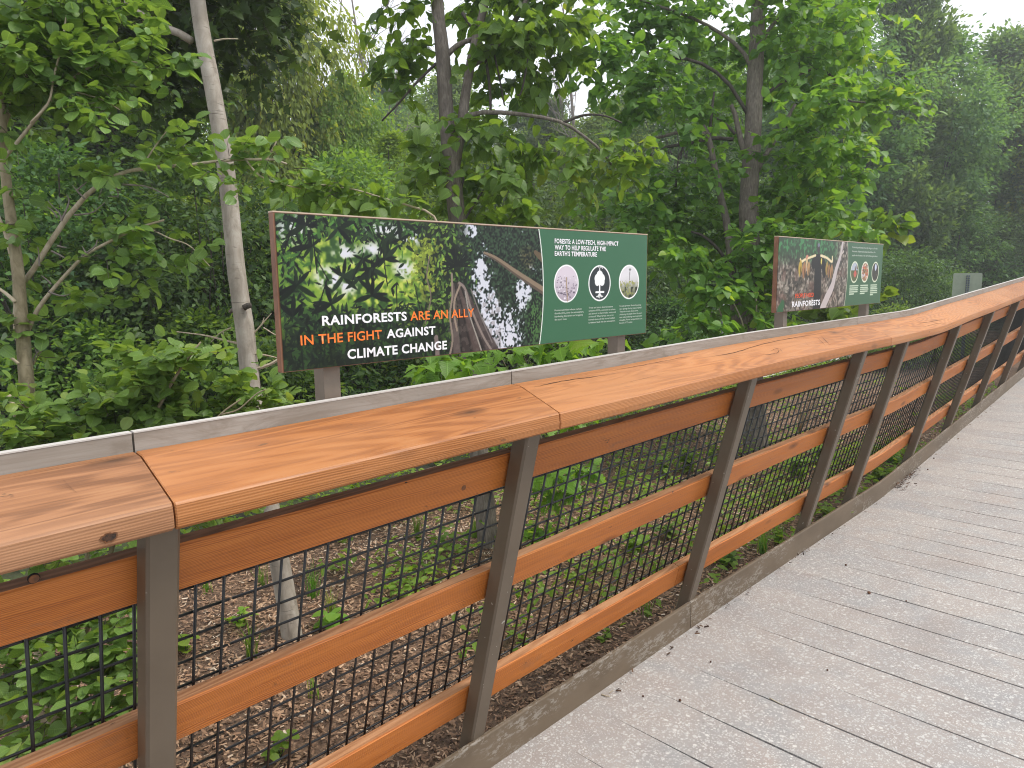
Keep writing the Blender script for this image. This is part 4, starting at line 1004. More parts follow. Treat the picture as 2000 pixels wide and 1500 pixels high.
for i, (px, py, d, r, n) in enumerate([
        (20, 860, 2.5, .08, 7), (70, 870, 2.55, .08, 7), (120, 880, 2.6, .08, 7), (170, 860, 2.6, .08, 7), (60, 820, 2.6, .06, 5), (110, 830, 2.65, .07, 5), (220, 830, 2.6, .08, 7), (250, 850, 2.62, .08, 6), (260, 790, 2.65, .07, 6), (200, 800, 2.65, .06, 5), (290, 820, 2.65, .07, 6), (300, 770, 2.65, .06, 5), (310, 720, 2.65, .06, 5), (340, 740, 2.62, .06, 5), (290, 700, 2.65, .04, 4), (345, 700, 2.6, .045, 4), (375, 690, 2.6, .035, 3), (330, 800, 2.7, .07, 5), (240, 760, 2.7, .05, 4),
        (430, 800, 2.75, .06, 5), (465, 775, 2.8, .06, 5), (500, 770, 2.8, .05, 4), (470, 745, 2.8, .04, 3), (520, 785, 2.8, .045, 3), (410, 825, 2.75, .05, 4), (380, 830, 2.75, .05, 4), (500, 800, 2.85, .05, 4), (450, 820, 2.8, .05, 4),
        (30, 1290, 2.35, .07, 6), (80, 1260, 2.4, .07, 6), (140, 1260, 2.4, .07, 6), (200, 1250, 2.4, .07, 6), (245, 1270, 2.42, .05, 4), (170, 1310, 2.35, .07, 6), (230, 1320, 2.35, .05, 4), (60, 1330, 2.45, .06, 4), (20, 1370, 2.4, .06, 4), (190, 1380, 2.35, .06, 5), (165, 1430, 2.3, .06, 4), (215, 1400, 2.4, .05, 4), (90, 1400, 2.3, .06, 4), (10, 1440, 2.4, .05, 3), (60, 1460, 2.3, .05, 3), (130, 1480, 2.3, .05, 3), (160, 1200, 2.5, .07, 5), (80, 1200, 2.5, .07, 5), (230, 1180, 2.5, .06, 4), (30, 1200, 2.5, .06, 4),
        (230, 1080, 2.55, .06, 4), (350, 1000, 2.6, .05, 4), (420, 985, 2.65, .05, 4), (480, 970, 2.7, .04, 3), (120, 1080, 2.55, .06, 4), (40, 1100, 2.5, .06, 4)]):
    blob_twigs(lv, tb, at(px, py, d), r, int(n * 1.9), 0.10, 7, LS * 1.05, 0.66, 500 + i, 0.0, 0.1, 0.0014)
finish(ab, lv, 'ovate', 'leaf_alder'); tb._stuff('twigs', MT['twig_dark'], ab)

# ---- twin-stemmed linden behind the near sign
b0 = on_z(955, 1068, ZG)
t2 = empty('linden_tree', b0, 'twin-stemmed grey linden with drooping leaves rising behind the near sign', 'tree'); D = 4.9
mb = MB(); limb(mb, [(957, 1085), (952, 1040), (940, 930), (922, 760), (905, 600), (894, 440), (884, 340), (872, 230), (866, 120), (858, 50), (851, -30), (840, -160), (832, -300)], D, 44, 20, 34, 12, 0.03, 5); mb.build('trunk', MT['bark_grey'], t2, True)
for i, (pts, a_, b_) in enumerate([([(888, 330), (902, 240), (912, 165), (925, 95), (938, 40), (955, -20), (970, -120)], 21, 13), ([(918, 130), (950, 108), (985, 70), (1015, 25), (1040, -30)], 13, 8), ([(872, 108), (895, 88), (925, 75)], 12, 9), ([(896, 235), (930, 221), (985, 220), (1050, 228), (1100, 240), (1135, 262), (1172, 292), (1200, 330)], 10, 4),
                                   ([(1100, 240), (1140, 225), (1180, 226), (1215, 240)], 6, 3), ([(852, 124), (815, 160), (780, 200), (746, 236)], 6, 3), ([(903, 25), (935, 75), (950, 125), (957, 180), (958, 216)], 7, 5), ([(1032, 80), (1028, 130), (1018, 180), (1010, 186)], 5, 3), ([(890, 395), (905, 345), (880, 330), (870, 300)], 6, 3), ([(895, 440), (880, 380), (862, 330), (850, 310)], 6, 3), ([(896, 450), (925, 400), (960, 350), (970, 340)], 5, 3), ([(965, 105), (975, 150), (985, 205)], 4, 3)]):
    m = MB(); limb(m, pts, D, a_, b_, 12, 8, 0.04, 80 + i); m.build('limb', MT['bark_grey' if a_ > 8 else 'bark_dark'], t2, True)
lv = Leaves(); tb = MB()
for i, (px, py, d, r, n) in enumerate([
        (930, 20, 4.9, .20, 12), (990, 30, 5.0, .22, 14), (1050, 30, 5.0, .22, 14), (1100, 10, 5.1, .2, 10), (980, 90, 4.8, .18, 11), (1040, 100, 5.0, .18, 11), (1085, 75, 5.1, .16, 9), (830, 20, 5.0, .14, 8), (790, 20, 5.1, .12, 6), (760, 5, 5.1, .1, 5), (810, 70, 5.1, .12, 7), (790, 120, 5.0, .15, 9), (755, 100, 5.0, .09, 5), (830, 120, 5.2, .10, 5), (760, 165, 5.0, .10, 6), (800, 165, 5.1, .1, 6), (740, 95, 4.9, .05, 3),
        (930, 160, 5.1, .12, 7), (985, 170, 5.2, .14, 8), (1040, 160, 5.2, .12, 7), (930, 215, 4.7, .10, 6), (960, 260, 4.8, .14, 9), (1010, 270, 4.9, .14, 9), (1050, 285, 5.0, .10, 6), (905, 240, 4.6, .10, 5),
        (850, 300, 4.7, .13, 9), (820, 330, 4.8, .13, 9), (865, 350, 4.6, .14, 9), (900, 330, 4.6, .13, 8), (945, 330, 4.7, .13, 8), (985, 350, 4.7, .14, 9), (960, 385, 4.6, .13, 8), (900, 395, 4.5, .13, 8), (1010, 390, 4.7, .13, 8), (850, 385, 4.7, .13, 8), (1030, 345, 4.9, .1, 6), (1000, 430, 4.6, .12, 7), (920, 430, 4.5, .12, 7), (870, 300, 4.5, .08, 4),
        (1105, 285, 4.9, .10, 7), (1130, 310, 4.9, .10, 7), (1160, 320, 4.9, .09, 6), (1190, 280, 5.0, .10, 6), (1225, 290, 5.0, .10, 6), (1255, 310, 5.0, .09, 5), (1210, 340, 5.0, .08, 4),
        (640, 375, 4.4, .07, 6), (690, 385, 4.4, .07, 6), (730, 395, 4.5, .06, 5), (760, 400, 4.5, .06, 4), (600, 365, 4.4, .05, 4), (660, 365, 4.4, .05, 4), (840, -170, 5.0, .3, 16), (830, -290, 4.9, .35, 18), (900, -240, 5.1, .3, 16), (975, -130, 5.0, .3, 16), (1040, -70, 5.0, .28, 14), (960, -250, 5.1, .3, 14), (770, -230, 5.0, .25, 12)]):
    if 835 < px < 965 and py < 420: d = 5.35 if (i % 3 or py < 200) else 4.75
    if px < 845 and py < 180: n = n * 0.5; r = r * 0.75
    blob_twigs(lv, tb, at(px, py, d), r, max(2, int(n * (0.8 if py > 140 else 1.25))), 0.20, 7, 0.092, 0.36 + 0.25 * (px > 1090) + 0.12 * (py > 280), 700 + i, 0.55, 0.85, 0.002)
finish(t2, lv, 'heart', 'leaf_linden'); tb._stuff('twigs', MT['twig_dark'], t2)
m = MB(); limb(m, [(868, 470), (845, 420), (800, 402), (740, 385), (700, 372), (640, 362), (600, 358)], 4.45, 6, 2, 14, 6, 0.05, 3); m.build('limb', MT['twig_pale'], t2, True)

# ---- big linden between the two signs
b0 = on_z(1476, 893, ZG)
t3 = empty('broad_linden', b0, 'broad linden with dark furrowed trunk and yellow-green leaves between the signs', 'tree'); D = 7.2
mb = MB(); limb(mb, [(1480, 905), (1476, 870), (1471, 800), (1464, 700), (1459, 640), (1461, 560), (1465, 480), (1462, 400), (1466, 330), (1471, 250), (1475, 150), (1479, 60), (1483, -30), (1488, -170), (1492, -320)], D, 50, 22, 36, 12, 0.03, 6); mb.build('trunk', MT['bark_grey'], t3, True)
for i, (pts, a_, b_) in enumerate([([(1462, 720), (1446, 680), (1434, 600), (1428, 520), (1422, 450), (1411, 400), (1396, 330), (1385, 272), (1372, 246)], 18, 11), ([(1380, 262), (1350, 255), (1310, 262), (1262, 276)], 9, 5), ([(1432, 272), (1390, 270), (1345, 280), (1300, 288), (1268, 304)], 8, 5), ([(1455, 305), (1444, 262), (1436, 225), (1428, 205)], 12, 8), ([(1478, 335), (1492, 308), (1510, 280), (1530, 245), (1553, 204)], 11, 6), ([(1436, 262), (1420, 245), (1400, 232)], 7, 4),
                                   ([(1335, 288), (1325, 310), (1322, 340), (1320, 365)], 5, 3), ([(1430, 530), (1405, 490), (1375, 462), (1350, 452)], 8, 4), ([(1588, 134), (1615, 142), (1637, 162), (1655, 195), (1690, 200)], 6, 3), ([(1530, 245), (1560, 255), (1590, 262)], 5, 3), ([(1476, 120), (1500, 60), (1540, 20), (1580, -20)], 9, 5), ([(1475, 150), (1450, 100), (1400, 60), (1340, 30), (1280, 10), (1240, -5)], 9, 4), ([(1470, 240), (1420, 160), (1360, 120), (1290, 110), (1230, 90), (1200, 62)], 8, 4), ([(1474, 200), (1530, 160), (1588, 134)], 7, 5), ([(1385, 275), (1390, 220), (1395, 180)], 7, 4)]):
    m = MB(); limb(m, pts, D, a_, b_, 12, 8, 0.04, 120 + i); m.build('limb', MT['bark_grey' if a_ > 8 else 'bark_dark'], t3, True)
lv = Leaves(); tb = MB(); rb = np.random.default_rng(99)
B3 = [(1290, 40), (1340, 60), (1250, 90), (1380, 30), (1420, 80), (1330, 130), (1280, 160), (1240, 200), (1400, 160), (1360, 200), (1300, 220), (1220, 30), (1250, 0), (1320, -20), (1400, -20), (1210, 150), (1180, 60), (1170, 110), (1340, 240), (1410, 230),
      (1530, 50), (1590, 30), (1640, 60), (1560, 110), (1620, 110), (1670, 120), (1540, 180), (1600, 180), (1655, 190), (1700, 195), (1725, 200), (1570, 240), (1620, 255), (1540, 310), (1580, 330), (1610, 380), (1560, 390), (1510, 400), (1530, 440), (1590, 440), (1635, 430), (1640, 300), (1500, 340), (1520, 10), (1560, -30), (1640, -10), (1680, 30), (1500, 110), (1520, 150), (1600, 300), (1625, 340),
      (1350, 320), (1400, 350), (1310, 370), (1260, 400), (1300, 430), (1350, 410), (1240, 440), (1230, 380), (1380, 440), (1440, 380), (1430, 440), (1290, 470), (1200, 410),
      (1480, 450), (1500, 480), (1450, 490), (1400, 470), (1480, 540), (1500, 560), (1460, 590), (1490, 620), (1440, 560), (1510, 520), (1530, 490), (1500, 600), (1420, -110), (1540, -110), (1490, -230), (1440, -260), (1540, -250), (1490, -340), (1600, -120), (1350, -120)]
for i, (px, py) in enumerate(B3):
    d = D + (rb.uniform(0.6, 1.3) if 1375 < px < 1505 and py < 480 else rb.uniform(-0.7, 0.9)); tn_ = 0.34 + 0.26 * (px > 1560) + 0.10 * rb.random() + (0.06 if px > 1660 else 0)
    blob_twigs(lv, tb, at(px, py, d), 0.27, 17, 0.27, 8, 0.095, tn_, 900 + i * 3, 0.2, 0.5, 0.0025)
for i, (px, py, d, n) in enumerate([(1335, 480, 6.6, 5), (1355, 510, 6.5, 5), (1375, 530, 6.5, 5), (1340, 500, 6.5, 4), (1400, 560, 6.4, 6), (1430, 575, 6.4, 6), (1370, 570, 6.4, 5), (1350, 640, 6.2, 7), (1385, 650, 6.2, 6), (1430, 650, 6.3, 4), (1500, 650, 6.3, 5)]):
    blob_twigs(lv, tb, at(px, py, d), 0.12, n + 2, 0.20, 7, 0.10, 0.62, 1300 + i, 0.4, 0.7, 0.002)
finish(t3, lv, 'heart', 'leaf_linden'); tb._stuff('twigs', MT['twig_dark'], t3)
m = MB()
for pts in ([(1408, 690), (1415, 640), (1403, 600)], [(1460, 680), (1450, 630), (1432, 590)], [(1478, 690), (1478, 620), (1476, 560)], [(1384, 640), (1390, 610)]): limb(m, pts, 6.6, 4, 2.5, 8, 5, 0.05, 1)
m._stuff('suckers', MT['twig_pale'], t3)

# ---- saplings showing under and beside the signs
def sapling(px, py, label, spots, tint, size, mat='leaf_maple', tpl='lobed', seed=0, h=0.9, name='maple_sapling'):
    b_ = on_z(px, py, ZG); s_ = empty(name, b_, label, 'sapling'); m = MB(); lv = Leaves(); tb = MB()
    for i, (x, y, d, r, n) in enumerate(spots):
        e = at(x, y, d); m.tube(spline([b_, b_ * 0.5 + e * 0.5 + np.array([0.03, 0.02, 0.05]), e], 8), np.linspace(0.006, 0.002, 8), 5)
        blob_twigs(lv, tb, e, r, n, 0.16, 5, size, tint, seed + i, 0.2, 0.6, 0.0018)
    m.build('stem', MT['twig_pale'], s_, True); finish(s_, lv, tpl, mat); tb._stuff('twigs', MT['twig_dark'], s_); return s_
sapling(1095, 985, 'maple sapling with lobed bright leaves directly below the near sign', [(840, 705, 4.2, .07, 4), (885, 700, 4.2, .07, 4), (930, 705, 4.2, .07, 4), (975, 690, 4.3, .07, 4), (1020, 685, 4.4, .07, 4), (1060, 690, 4.4, .07, 4), (1105, 675, 4.5, .06, 3), (1140, 665, 4.6, .05, 3), (860, 725, 4.1, .05, 3), (1060, 930, 4.6, .07, 4), (1120, 935, 4.6, .09, 5), (1140, 960, 4.6, .06, 3), (1090, 960, 4.6, .06, 3), (1045, 830, 4.5, .06, 4), (1120, 815, 4.6, .06, 4)], 0.5, 0.13, seed=2000)
sapling(1560, 850, 'leafy linden sapling under the farther sign', [(1560, 635, 6.4, .10, 5), (1610, 625, 6.4, .10, 6), (1650, 615, 6.5, .10, 5), (1590, 645, 6.3, .08, 5), (1540, 650, 6.3, .08, 4), (1690, 595, 6.8, .08, 4)], 0.5, 0.13, 'leaf_linden', 'heart', 2100, name='linden_sapling')
sapling(1640, 800, 'bright shoot of broad leaves rising behind the farther sign', [(1690, 455, 7.0, .06, 4), (1715, 435, 7.0, .06, 4), (1738, 420, 7.0, .05, 4), (1700, 470, 7.0, .06, 4), (1668, 470, 7.0, .05, 3), (1725, 448, 7.0, .04, 3)], 0.66, 0.13, 'leaf_linden', 'heart', 2200, name='linden_shoot')

# ================================================================== FOREST BEHIND
def crown_points(r_, n, R, H, base, kind):
    """clump centres inside an uneven crown"""
    u = r_.random(n); th = r_.uniform(0, 2 * math.pi, n)
    if kind == 'cone': prof = np.clip(1.08 - u, 0.05, 1) ** 0.75 * (0.85 + 0.15 * np.sin(u * 26))
    elif kind == 'dome': prof = np.sqrt(np.clip(1 - u ** 2.2, 0.02, 1))
    else: prof = np.sqrt(np.clip(1 - (2 * u - 0.86) ** 2 * 0.85, 0.03, 1)) * (0.8 + 0.2 * np.sin(u * 9 + 1))
    lobe = 1 + 0.22 * np.sin(3 * th + 4 * u) + 0.16 * np.sin(5 * th - 7 * u + 1.3)
    rad = R * prof * lobe * (r_.random(n) ** 0.42)
    return np.stack([rad * np.cos(th), rad * np.sin(th), base + (H - base) * u], -1)

def make_crown(seed, H, R, base, nclump, per, leaf, kind='round', tpl='six', clump=0.42, droop=0.0, flat=0.55, tint=0.35):
    r_ = np.random.default_rng(seed); C = crown_points(r_, nclump, R, H, base, kind)
    cr_ = clump * r_.uniform(0.6, 1.35, nclump)
    off_ = r_.normal(0, 0.5, (nclump, per, 3)) * cr_[:, None, None]; off_[..., 2] *= flat
    off_[..., 2] -= droop * np.hypot(off_[..., 0], off_[..., 1])
    out = norm(np.stack([C[:, 0], C[:, 1], np.full(nclump, 0.3)], -1))
    P = C[:, None] + off_
    L = out[:, None] * 0.6 + norm(off_) * 0.8 + r_.normal(0, 0.45, P.shape); L[..., 2] -= 0.25 + droop * 1.6
    if kind == 'cone': L[..., 2] += 0.55
    N = np.broadcast_to(UP, P.shape) * 0.8 + out[:, None] * 0.35 + r_.normal(0, 0.45, P.shape)
    ct = np.clip(tint + r_.normal(0, 0.14, nclump), 0, 1)
    T_ = np.clip(ct[:, None] + r_.normal(0, 0.16, (nclump, per)), 0, 1)
    lv = Leaves(); lv.add(P.reshape(-1, 3), L.reshape(-1, 3), N.reshape(-1, 3), (leaf * r_.uniform(0.6, 1.3, (nclump, per))).ravel(), T_.ravel())
    tb = MB(); lean = r_.normal(0, 0.25, 2)
    top = np.array([lean[0], lean[1], H * (0.95 if kind != 'dome' else 0.6)])
    tr = spline([(0, 0, -0.3), (lean[0] * 0.3, lean[1] * 0.1, H * 0.35), tuple(top)], 10)
    if kind != 'dome': tb.tube(tr, np.linspace(0.017 * H, 0.01, 10), 7, 0, 0.05, seed)
    lb = MB()
    for j in r_.choice(nclump, min(nclump, 46), replace=False):
        k = np.clip((C[j, 2] * 0.72) / top[2] * 9, 0, 8.9); s_ = tr[int(k)] if kind != 'dome' else np.array([r_.normal(0, .15), r_.normal(0, .15), -0.05])
        mid = s_ * 0.5 + C[j] * 0.5 + np.array([0, 0, 0.12 * R])
        lb.tube(spline([s_, mid, C[j]], 6), np.linspace(0.0028 * H + 0.004, 0.003, 6), 4)
    return lv, (tb if kind != 'dome' else None), lb, tpl

PROTO = {}
def proto(key, *a, **k):
    lv, tb, lb, tpl = make_crown(*a, **k)
    PROTO[key] = (lv.mesh(key + '_crown', tpl), tb.mesh(key + '_trunk', smooth=True) if tb else None, lb.mesh(key + '_limbs', smooth=True))
proto('broad_a', 31, 9.0, 2.7, 1.0, 420, 62, 0.12)
proto('broad_b', 32, 8.0, 2.4, 0.8, 400, 62, 0.11, clump=0.38)
proto('broad_c', 33, 9.5, 2.5, 1.4, 360, 60, 0.125, clump=0.5)
proto('willowy', 34, 9.0, 2.5, 1.0, 640, 80, 0.12, tpl='six', clump=0.46, droop=0.45, flat=0.8, tint=0.5)
proto('cedar_a', 35, 10.0, 2.3, 0.3, 700, 66, 0.18, kind='cone', tpl='dia', clump=0.34, flat=0.8)
proto('cedar_b', 36, 9.0, 2.6, 0.2, 680, 66, 0.18, kind='cone', tpl='dia', clump=0.36, flat=0.7)
proto('mass', 40, 10.0, 3.0, 0.2, 520, 70, 0.165, clump=0.62, flat=0.6)
proto('shrub_a', 37, 2.4, 1.5, 0.0, 190, 55, 0.075, kind='dome', clump=0.30)
proto('shrub_b', 38, 3.2, 1.5, 0.0, 210, 55, 0.085, kind='dome', clump=0.30, tpl='dia')
proto('shrub_c', 39, 1.7, 1.4, 0.0, 150, 50, 0.085, kind='dome', clump=0.26)

def gpos(px, d):
    p = EYE + ray(px, 560) * d; return np.array([p[0], p[1], ZG - 0.03 + float(relief(np.array(p[0]), np.array(p[1])))])
def tree(key, name, px, d, s, label, leafm, cat='tree', barkm='bark_dark', group=None, rot=None, sz=None):
    pos = gpos(px, d); o = empty(name, pos, label, cat, group)
    o.rotation_euler = (0, 0, rot if rot is not None else rng.uniform(0, 6.28)); o.scale = (s, s, (sz or s))
    cm, tm, lm = PROTO[key]
    for nm, me, mm in (('crown', cm, leafm), ('trunk', tm, barkm), ('limbs', lm, barkm)):
        if me is None: continue
        if len(me.materials) == 0: me.materials.append(None)
        c = bpy.data.objects.new(nm, me); col.objects.link(c); c.parent = o
        c.material_slots[0].link = 'OBJECT'; c.material_slots[0].material = MT[mm]
    return o
FG = 'forest trees behind the garden'
tree('broad_a', 'forest_tree', -120, 9.5, 1.0, 'dark broadleaf tree at the left edge behind the alder', 'leaf_bg', group=FG)
tree('broad_b', 'forest_tree', 130, 11.0, 1.05, 'broadleaf tree filling the upper left behind the alder leaves', 'leaf_bg', group=FG)
tree('broad_c', 'forest_tree', 215, 10.5, 0.74, 'dark broadleaf tree just left of the pale trunk', 'leaf_dark', group=FG)
tree('willowy', 'willowy_tree', 545, 15.5, 0.80, 'tall yellow-green tree with drooping foliage right of the pale trunk', 'leaf_yellow', group=FG, sz=1.04)
tree('willowy', 'willowy_tree', 690, 17.0, 0.62, 'bright vine-draped tree above the near sign', 'leaf_bright', group=FG, sz=0.72)
tree('broad_b', 'forest_tree', 780, 13.5, 0.52, 'small bright tree low behind the linden stems', 'leaf_bright', group=FG, sz=0.55)
tree('broad_a', 'forest_tree', 400, 18.0, 0.80, 'broadleaf tree showing through between pale trunk and yellow-green tree', 'leaf_bg', group=FG)
tree('broad_c', 'forest_tree', 830, 24.0, 0.72, 'distant hazy tree left of the linden stems', 'leaf_bg', group=FG)
tree('broad_b', 'forest_tree', 960, 19.0, 0.72, 'grey-green tree behind the linden stems', 'leaf_dark', group=FG)
tree('cedar_b', 'cedar_tree', 1080, 26.0, 0.86, 'distant pointed cedar right of the linden stems', 'leaf_cedar', group=FG)
tree('broad_a', 'forest_tree', 1180, 22.0, 0.75, 'rounded tree behind the gap between the lindens', 'leaf_bg', group=FG)
tree('broad_b', 'forest_tree', 1320, 20.0, 0.95, 'dark tree behind the broad linden, left side', 'leaf_dark', group=FG)
tree('broad_c', 'forest_tree', 1470, 24.0, 0.95, 'tall tree straight behind the broad linden trunk', 'leaf_bg', group=FG)
tree('mass', 'forest_tree', 1610, 22.0, 0.86, 'dark dense tree behind the farther sign', 'leaf_cedar', group=FG, sz=0.95)
tree('cedar_a', 'cedar_tree', 1742, 23.0, 0.92, 'tallest cedar with pointed top at upper right', 'leaf_cedar', group=FG, sz=1.16)
tree('mass', 'forest_tree', 1815, 24.0, 0.80, 'dense dark tree just right of the tallest cedar', 'leaf_cedar', group=FG, sz=0.90)
tree('mass', 'forest_tree', 1925, 27.0, 1.0, 'wide dense tree second from the right edge', 'leaf_cedar', group=FG, sz=0.98)
tree('willowy', 'willowy_tree', 2045, 26.0, 1.12, 'yellow-green tree at the right edge', 'leaf_yellow', group=FG)
tree('broad_a', 'forest_tree', 2230, 24.0, 1.2, 'broadleaf tree past the right edge of the view', 'leaf_bg', group=FG)
tree('broad_c', 'forest_tree', -380, 9.0, 1.0, 'broadleaf tree past the left edge of the view', 'leaf_bg', group=FG)
for px, d, sx, h_, label, lm in [(640, 27, .8, .80, 'hazy tree low in the sky gap left of the linden stems', 'leaf_bg'), (765, 30, .9, .96, 'hazy tree crown seen just left of the linden stems', 'leaf_cedar'), (890, 27, .8, .88, 'hazy tree crown between the two linden stems', 'leaf_bg'),
        (1030, 29, .8, .80, 'soft grey-green crown right of the linden stems', 'leaf_cedar'), (1130, 31, .8, .74, 'distant crown under the leafless tree between the lindens', 'leaf_bg'), (1240, 28, .85, .84, 'distant crown left of the broad linden', 'leaf_cedar'), (1390, 29, .9, 1.0, 'distant crown seen through the broad linden, left of its trunk', 'leaf_bg'), (1530, 29, .9, 1.05, 'distant crown seen through the broad linden, right of its trunk', 'leaf_cedar'),
        (40, 14, .62, .85, 'mid-green tree behind the alder at far left', 'leaf_bg'), (270, 16, .55, .8, 'mid-green tree seen between alder and pale trunk', 'leaf_bg')]:
    tree('mass', 'forest_tree', px, d, sx, label, lm, group=FG, sz=h_)
SG = 'understory shrubs along the path'
for key, px, d, s, label, lm in [
        ('shrub_a', -120, 7.6, 1.0, 'shrub at the far left behind the alder trunk', 'leaf_dark'), ('shrub_b', 90, 7.4, 1.0, 'dark shrub behind the alder fork', 'leaf_dark'), ('shrub_a', 260, 7.8, 0.95, 'dark shrub between alder and pale trunk', 'leaf_dark'), ('shrub_c', 200, 6.9, 0.8, 'low shrub with lighter leaves under the alder branches', 'leaf_bg'),
        ('shrub_b', 420, 8.2, 1.05, 'fine-leaved shrub behind the pale trunk', 'leaf_dark'), ('shrub_c', 400, 7.4, 0.85, 'low bright shrub left of the pale trunk foot', 'leaf_bg'), ('shrub_a', 560, 9.2, 1.15, 'dark shrub behind the near sign, left end', 'leaf_dark'), ('shrub_b', 690, 10.0, 1.1, 'fine-leaved shrub above the near sign, left part', 'leaf_bg'),
        ('shrub_a', 820, 10.6, 1.15, 'shrub above the middle of the near sign', 'leaf_bg'), ('shrub_b', 960, 11.5, 1.15, 'grey-green shrub above the near sign right of the linden', 'leaf_dark'), ('shrub_a', 1090, 12.6, 1.2, 'dense shrub above the green part of the near sign', 'leaf_dark'), ('shrub_b', 1210, 13.8, 1.25, 'dark shrub at the right end of the near sign', 'leaf_dark'),
        ('shrub_a', 1330, 17.0, 1.5, 'dark shrub in the hollow between the signs', 'leaf_dark'), ('shrub_b', 1450, 18.0, 1.3, 'dark shrub behind the broad linden foot', 'leaf_dark'), ('shrub_b', 1600, 19.0, 1.2, 'dark shrub behind the farther sign', 'leaf_dark'), ('shrub_a', 1775, 16.5, 0.92, 'rounded shrub right of the farther sign', 'leaf_dark'),
        ('shrub_b', 1850, 23.0, 1.2, 'dark shrub behind the blank grey-green sign', 'leaf_dark'), ('shrub_a', 1960, 24.0, 1.3, 'shrub above the railing at the right edge', 'leaf_dark'), ('shrub_c', 1740, 14.0, 0.7, 'low weedy shrub right below the farther sign', 'leaf_bg'), ('shrub_c', 1820, 14.5, 0.62, 'low weedy shrub left of the blank grey-green sign', 'leaf_bg'), ('shrub_c', 1290, 12.0, 0.8, 'low shrub right of the near sign post', 'leaf_dark')]:
    tree(key, 'shrub', px, d, s, label, lm, 'shrub', 'bark_dark', SG)
# bare-topped trees against the sky
def bare(px, d, h, label, seed, n=9, spread=0.5):
    r_ = np.random.default_rng(seed); pos = gpos(px, d); o = empty('bare_tree', pos, label, 'tree', 'leafless trees against the sky')
    t = MB(); top = pos + np.array([r_.normal(0, .3), r_.normal(0, .3), h]); tr = spline([pos - UP * 0.2, pos + UP * h * .5 + r_.normal(0, .12, 3), top], 12)
    t.tube(tr, np.linspace(0.012 * h, 0.008, 12), 6); t.build('trunk', MT['twig_dead'], o, True)
    b_ = MB()
    def grow(p, dr, ln, rad, dep):
        e = p + dr * ln + r_.normal(0, 0.06 * ln, 3); md = (p + e) / 2 + r_.normal(0, 0.05 * ln, 3)
        b_.tube(spline([p, md, e], 5), np.linspace(rad, rad * 0.6, 5), 4)
        if dep > 0:
            for _ in range(3):
                k = r_.uniform(0.4, 1.0); q_ = p + (e - p) * k; nd = norm(dr + r_.normal(0, 0.42, 3) + UP * 0.18)
                grow(q_, nd, ln * r_.uniform(0.5, 0.75), rad * 0.62, dep - 1)
    for i in range(n):
        k = r_.uniform(0.45, 0.98); p = tr[int(k * 11)]; a_ = r_.uniform(0, 6.28)
        grow(p, norm(np.array([math.cos(a_) * spread, math.sin(a_) * spread, 0.9])), h * r_.uniform(0.12, 0.2), 0.018, 3)
    b_.build('branches', MT['twig_dead'], o); return o
bare(735, 20.0, 10.2, 'leafless tree against the sky left of the linden stems', 5, 10)
bare(660, 22.0, 10.6, 'leafless twigs above the yellow-green tree', 6, 6)
bare(1135, 24.0, 11.0, 'leafless tree against the sky between the lindens', 8, 10)
# far wood: one mass
lvf = Leaves(); r_ = np.random.default_rng(77)
for px in range(-700, 2700, 95):
    d = r_.uniform(36, 46); c0 = gpos(px + r_.uniform(-40, 40), d); H_ = r_.uniform(6.0, 8.0) * d / 40 * (0.86 if 620 < px < 800 or 1050 < px < 1230 or 1780 < px < 1960 else 1.0)
    n = 1100; C = crown_points(r_, n, 3.2, H_, 0.0, 'round') + c0
    P = np.repeat(C, 3, 0) + r_.normal(0, 0.3, (n * 3, 3)); L = r_.normal(0, 1, P.shape); L[:, 2] -= 0.4
    lvf.add(P, L, UP + r_.normal(0, 0.6, P.shape), 0.26, np.clip(r_.normal(0.3, 0.2, n * 3), 0, 1))
tag(link('far_wood', lvf.mesh('far_wood', 'dia'), MT['leaf_bg']), 'mass of distant green woodland behind the nearer trees', 'woodland', kind='stuff')

# ================================================================== GARDEN FLOOR
r_ = np.random.default_rng(41)
n = 170000
yy = -1.2 + (r_.random(n) ** 1.5) * 13.2; xx = EDGE - 0.02 - (r_.random(n) ** 1.15) * 3.5
P = np.stack([xx, yy, ZG - 0.03 + 0.022 + relief(xx, yy) + r_.uniform(0.001, 0.018, n)], -1)
L = np.stack([r_.normal(size=n), r_.normal(size=n), r_.normal(0, 0.25, n)], -1); N_ = UP + r_.normal(0, 0.35, (n, 3))
patch = 0.5 + 0.5 * np.sin(xx * 1.7 + 2 + np.sin(yy * 1.1)) * np.cos(yy * 1.3 + xx)
dk = np.clip((xx - EDGE + 0.55) / 0.4, 0, 1)                   # damp dark mulch along the kerb
T_ = np.clip(r_.normal(0.60 + 0.30 * (patch - 0.5), 0.21, n) - 0.32 * dk, 0, 1)
TPL['chip'] = (np.array([(0, -0.15, 0), (1, -0.10, 0.02), (0.92, 0.16, 0.06), (0.1, 0.17, 0.02)]), [(0, 1, 2, 3)])
lv = Leaves(); lv.add(P, L, N_, 0.021 * r_.uniform(0.35, 1.7, n), T_)
me = lv.mesh('mulch_chips', 'chip'); me.polygons.foreach_set('use_smooth', np.zeros(len(me.polygons), bool))
tag(link('mulch_chips', me, MT['chip']), 'loose brown wood chip mulch spread behind the railing', 'mulch', kind='stuff')
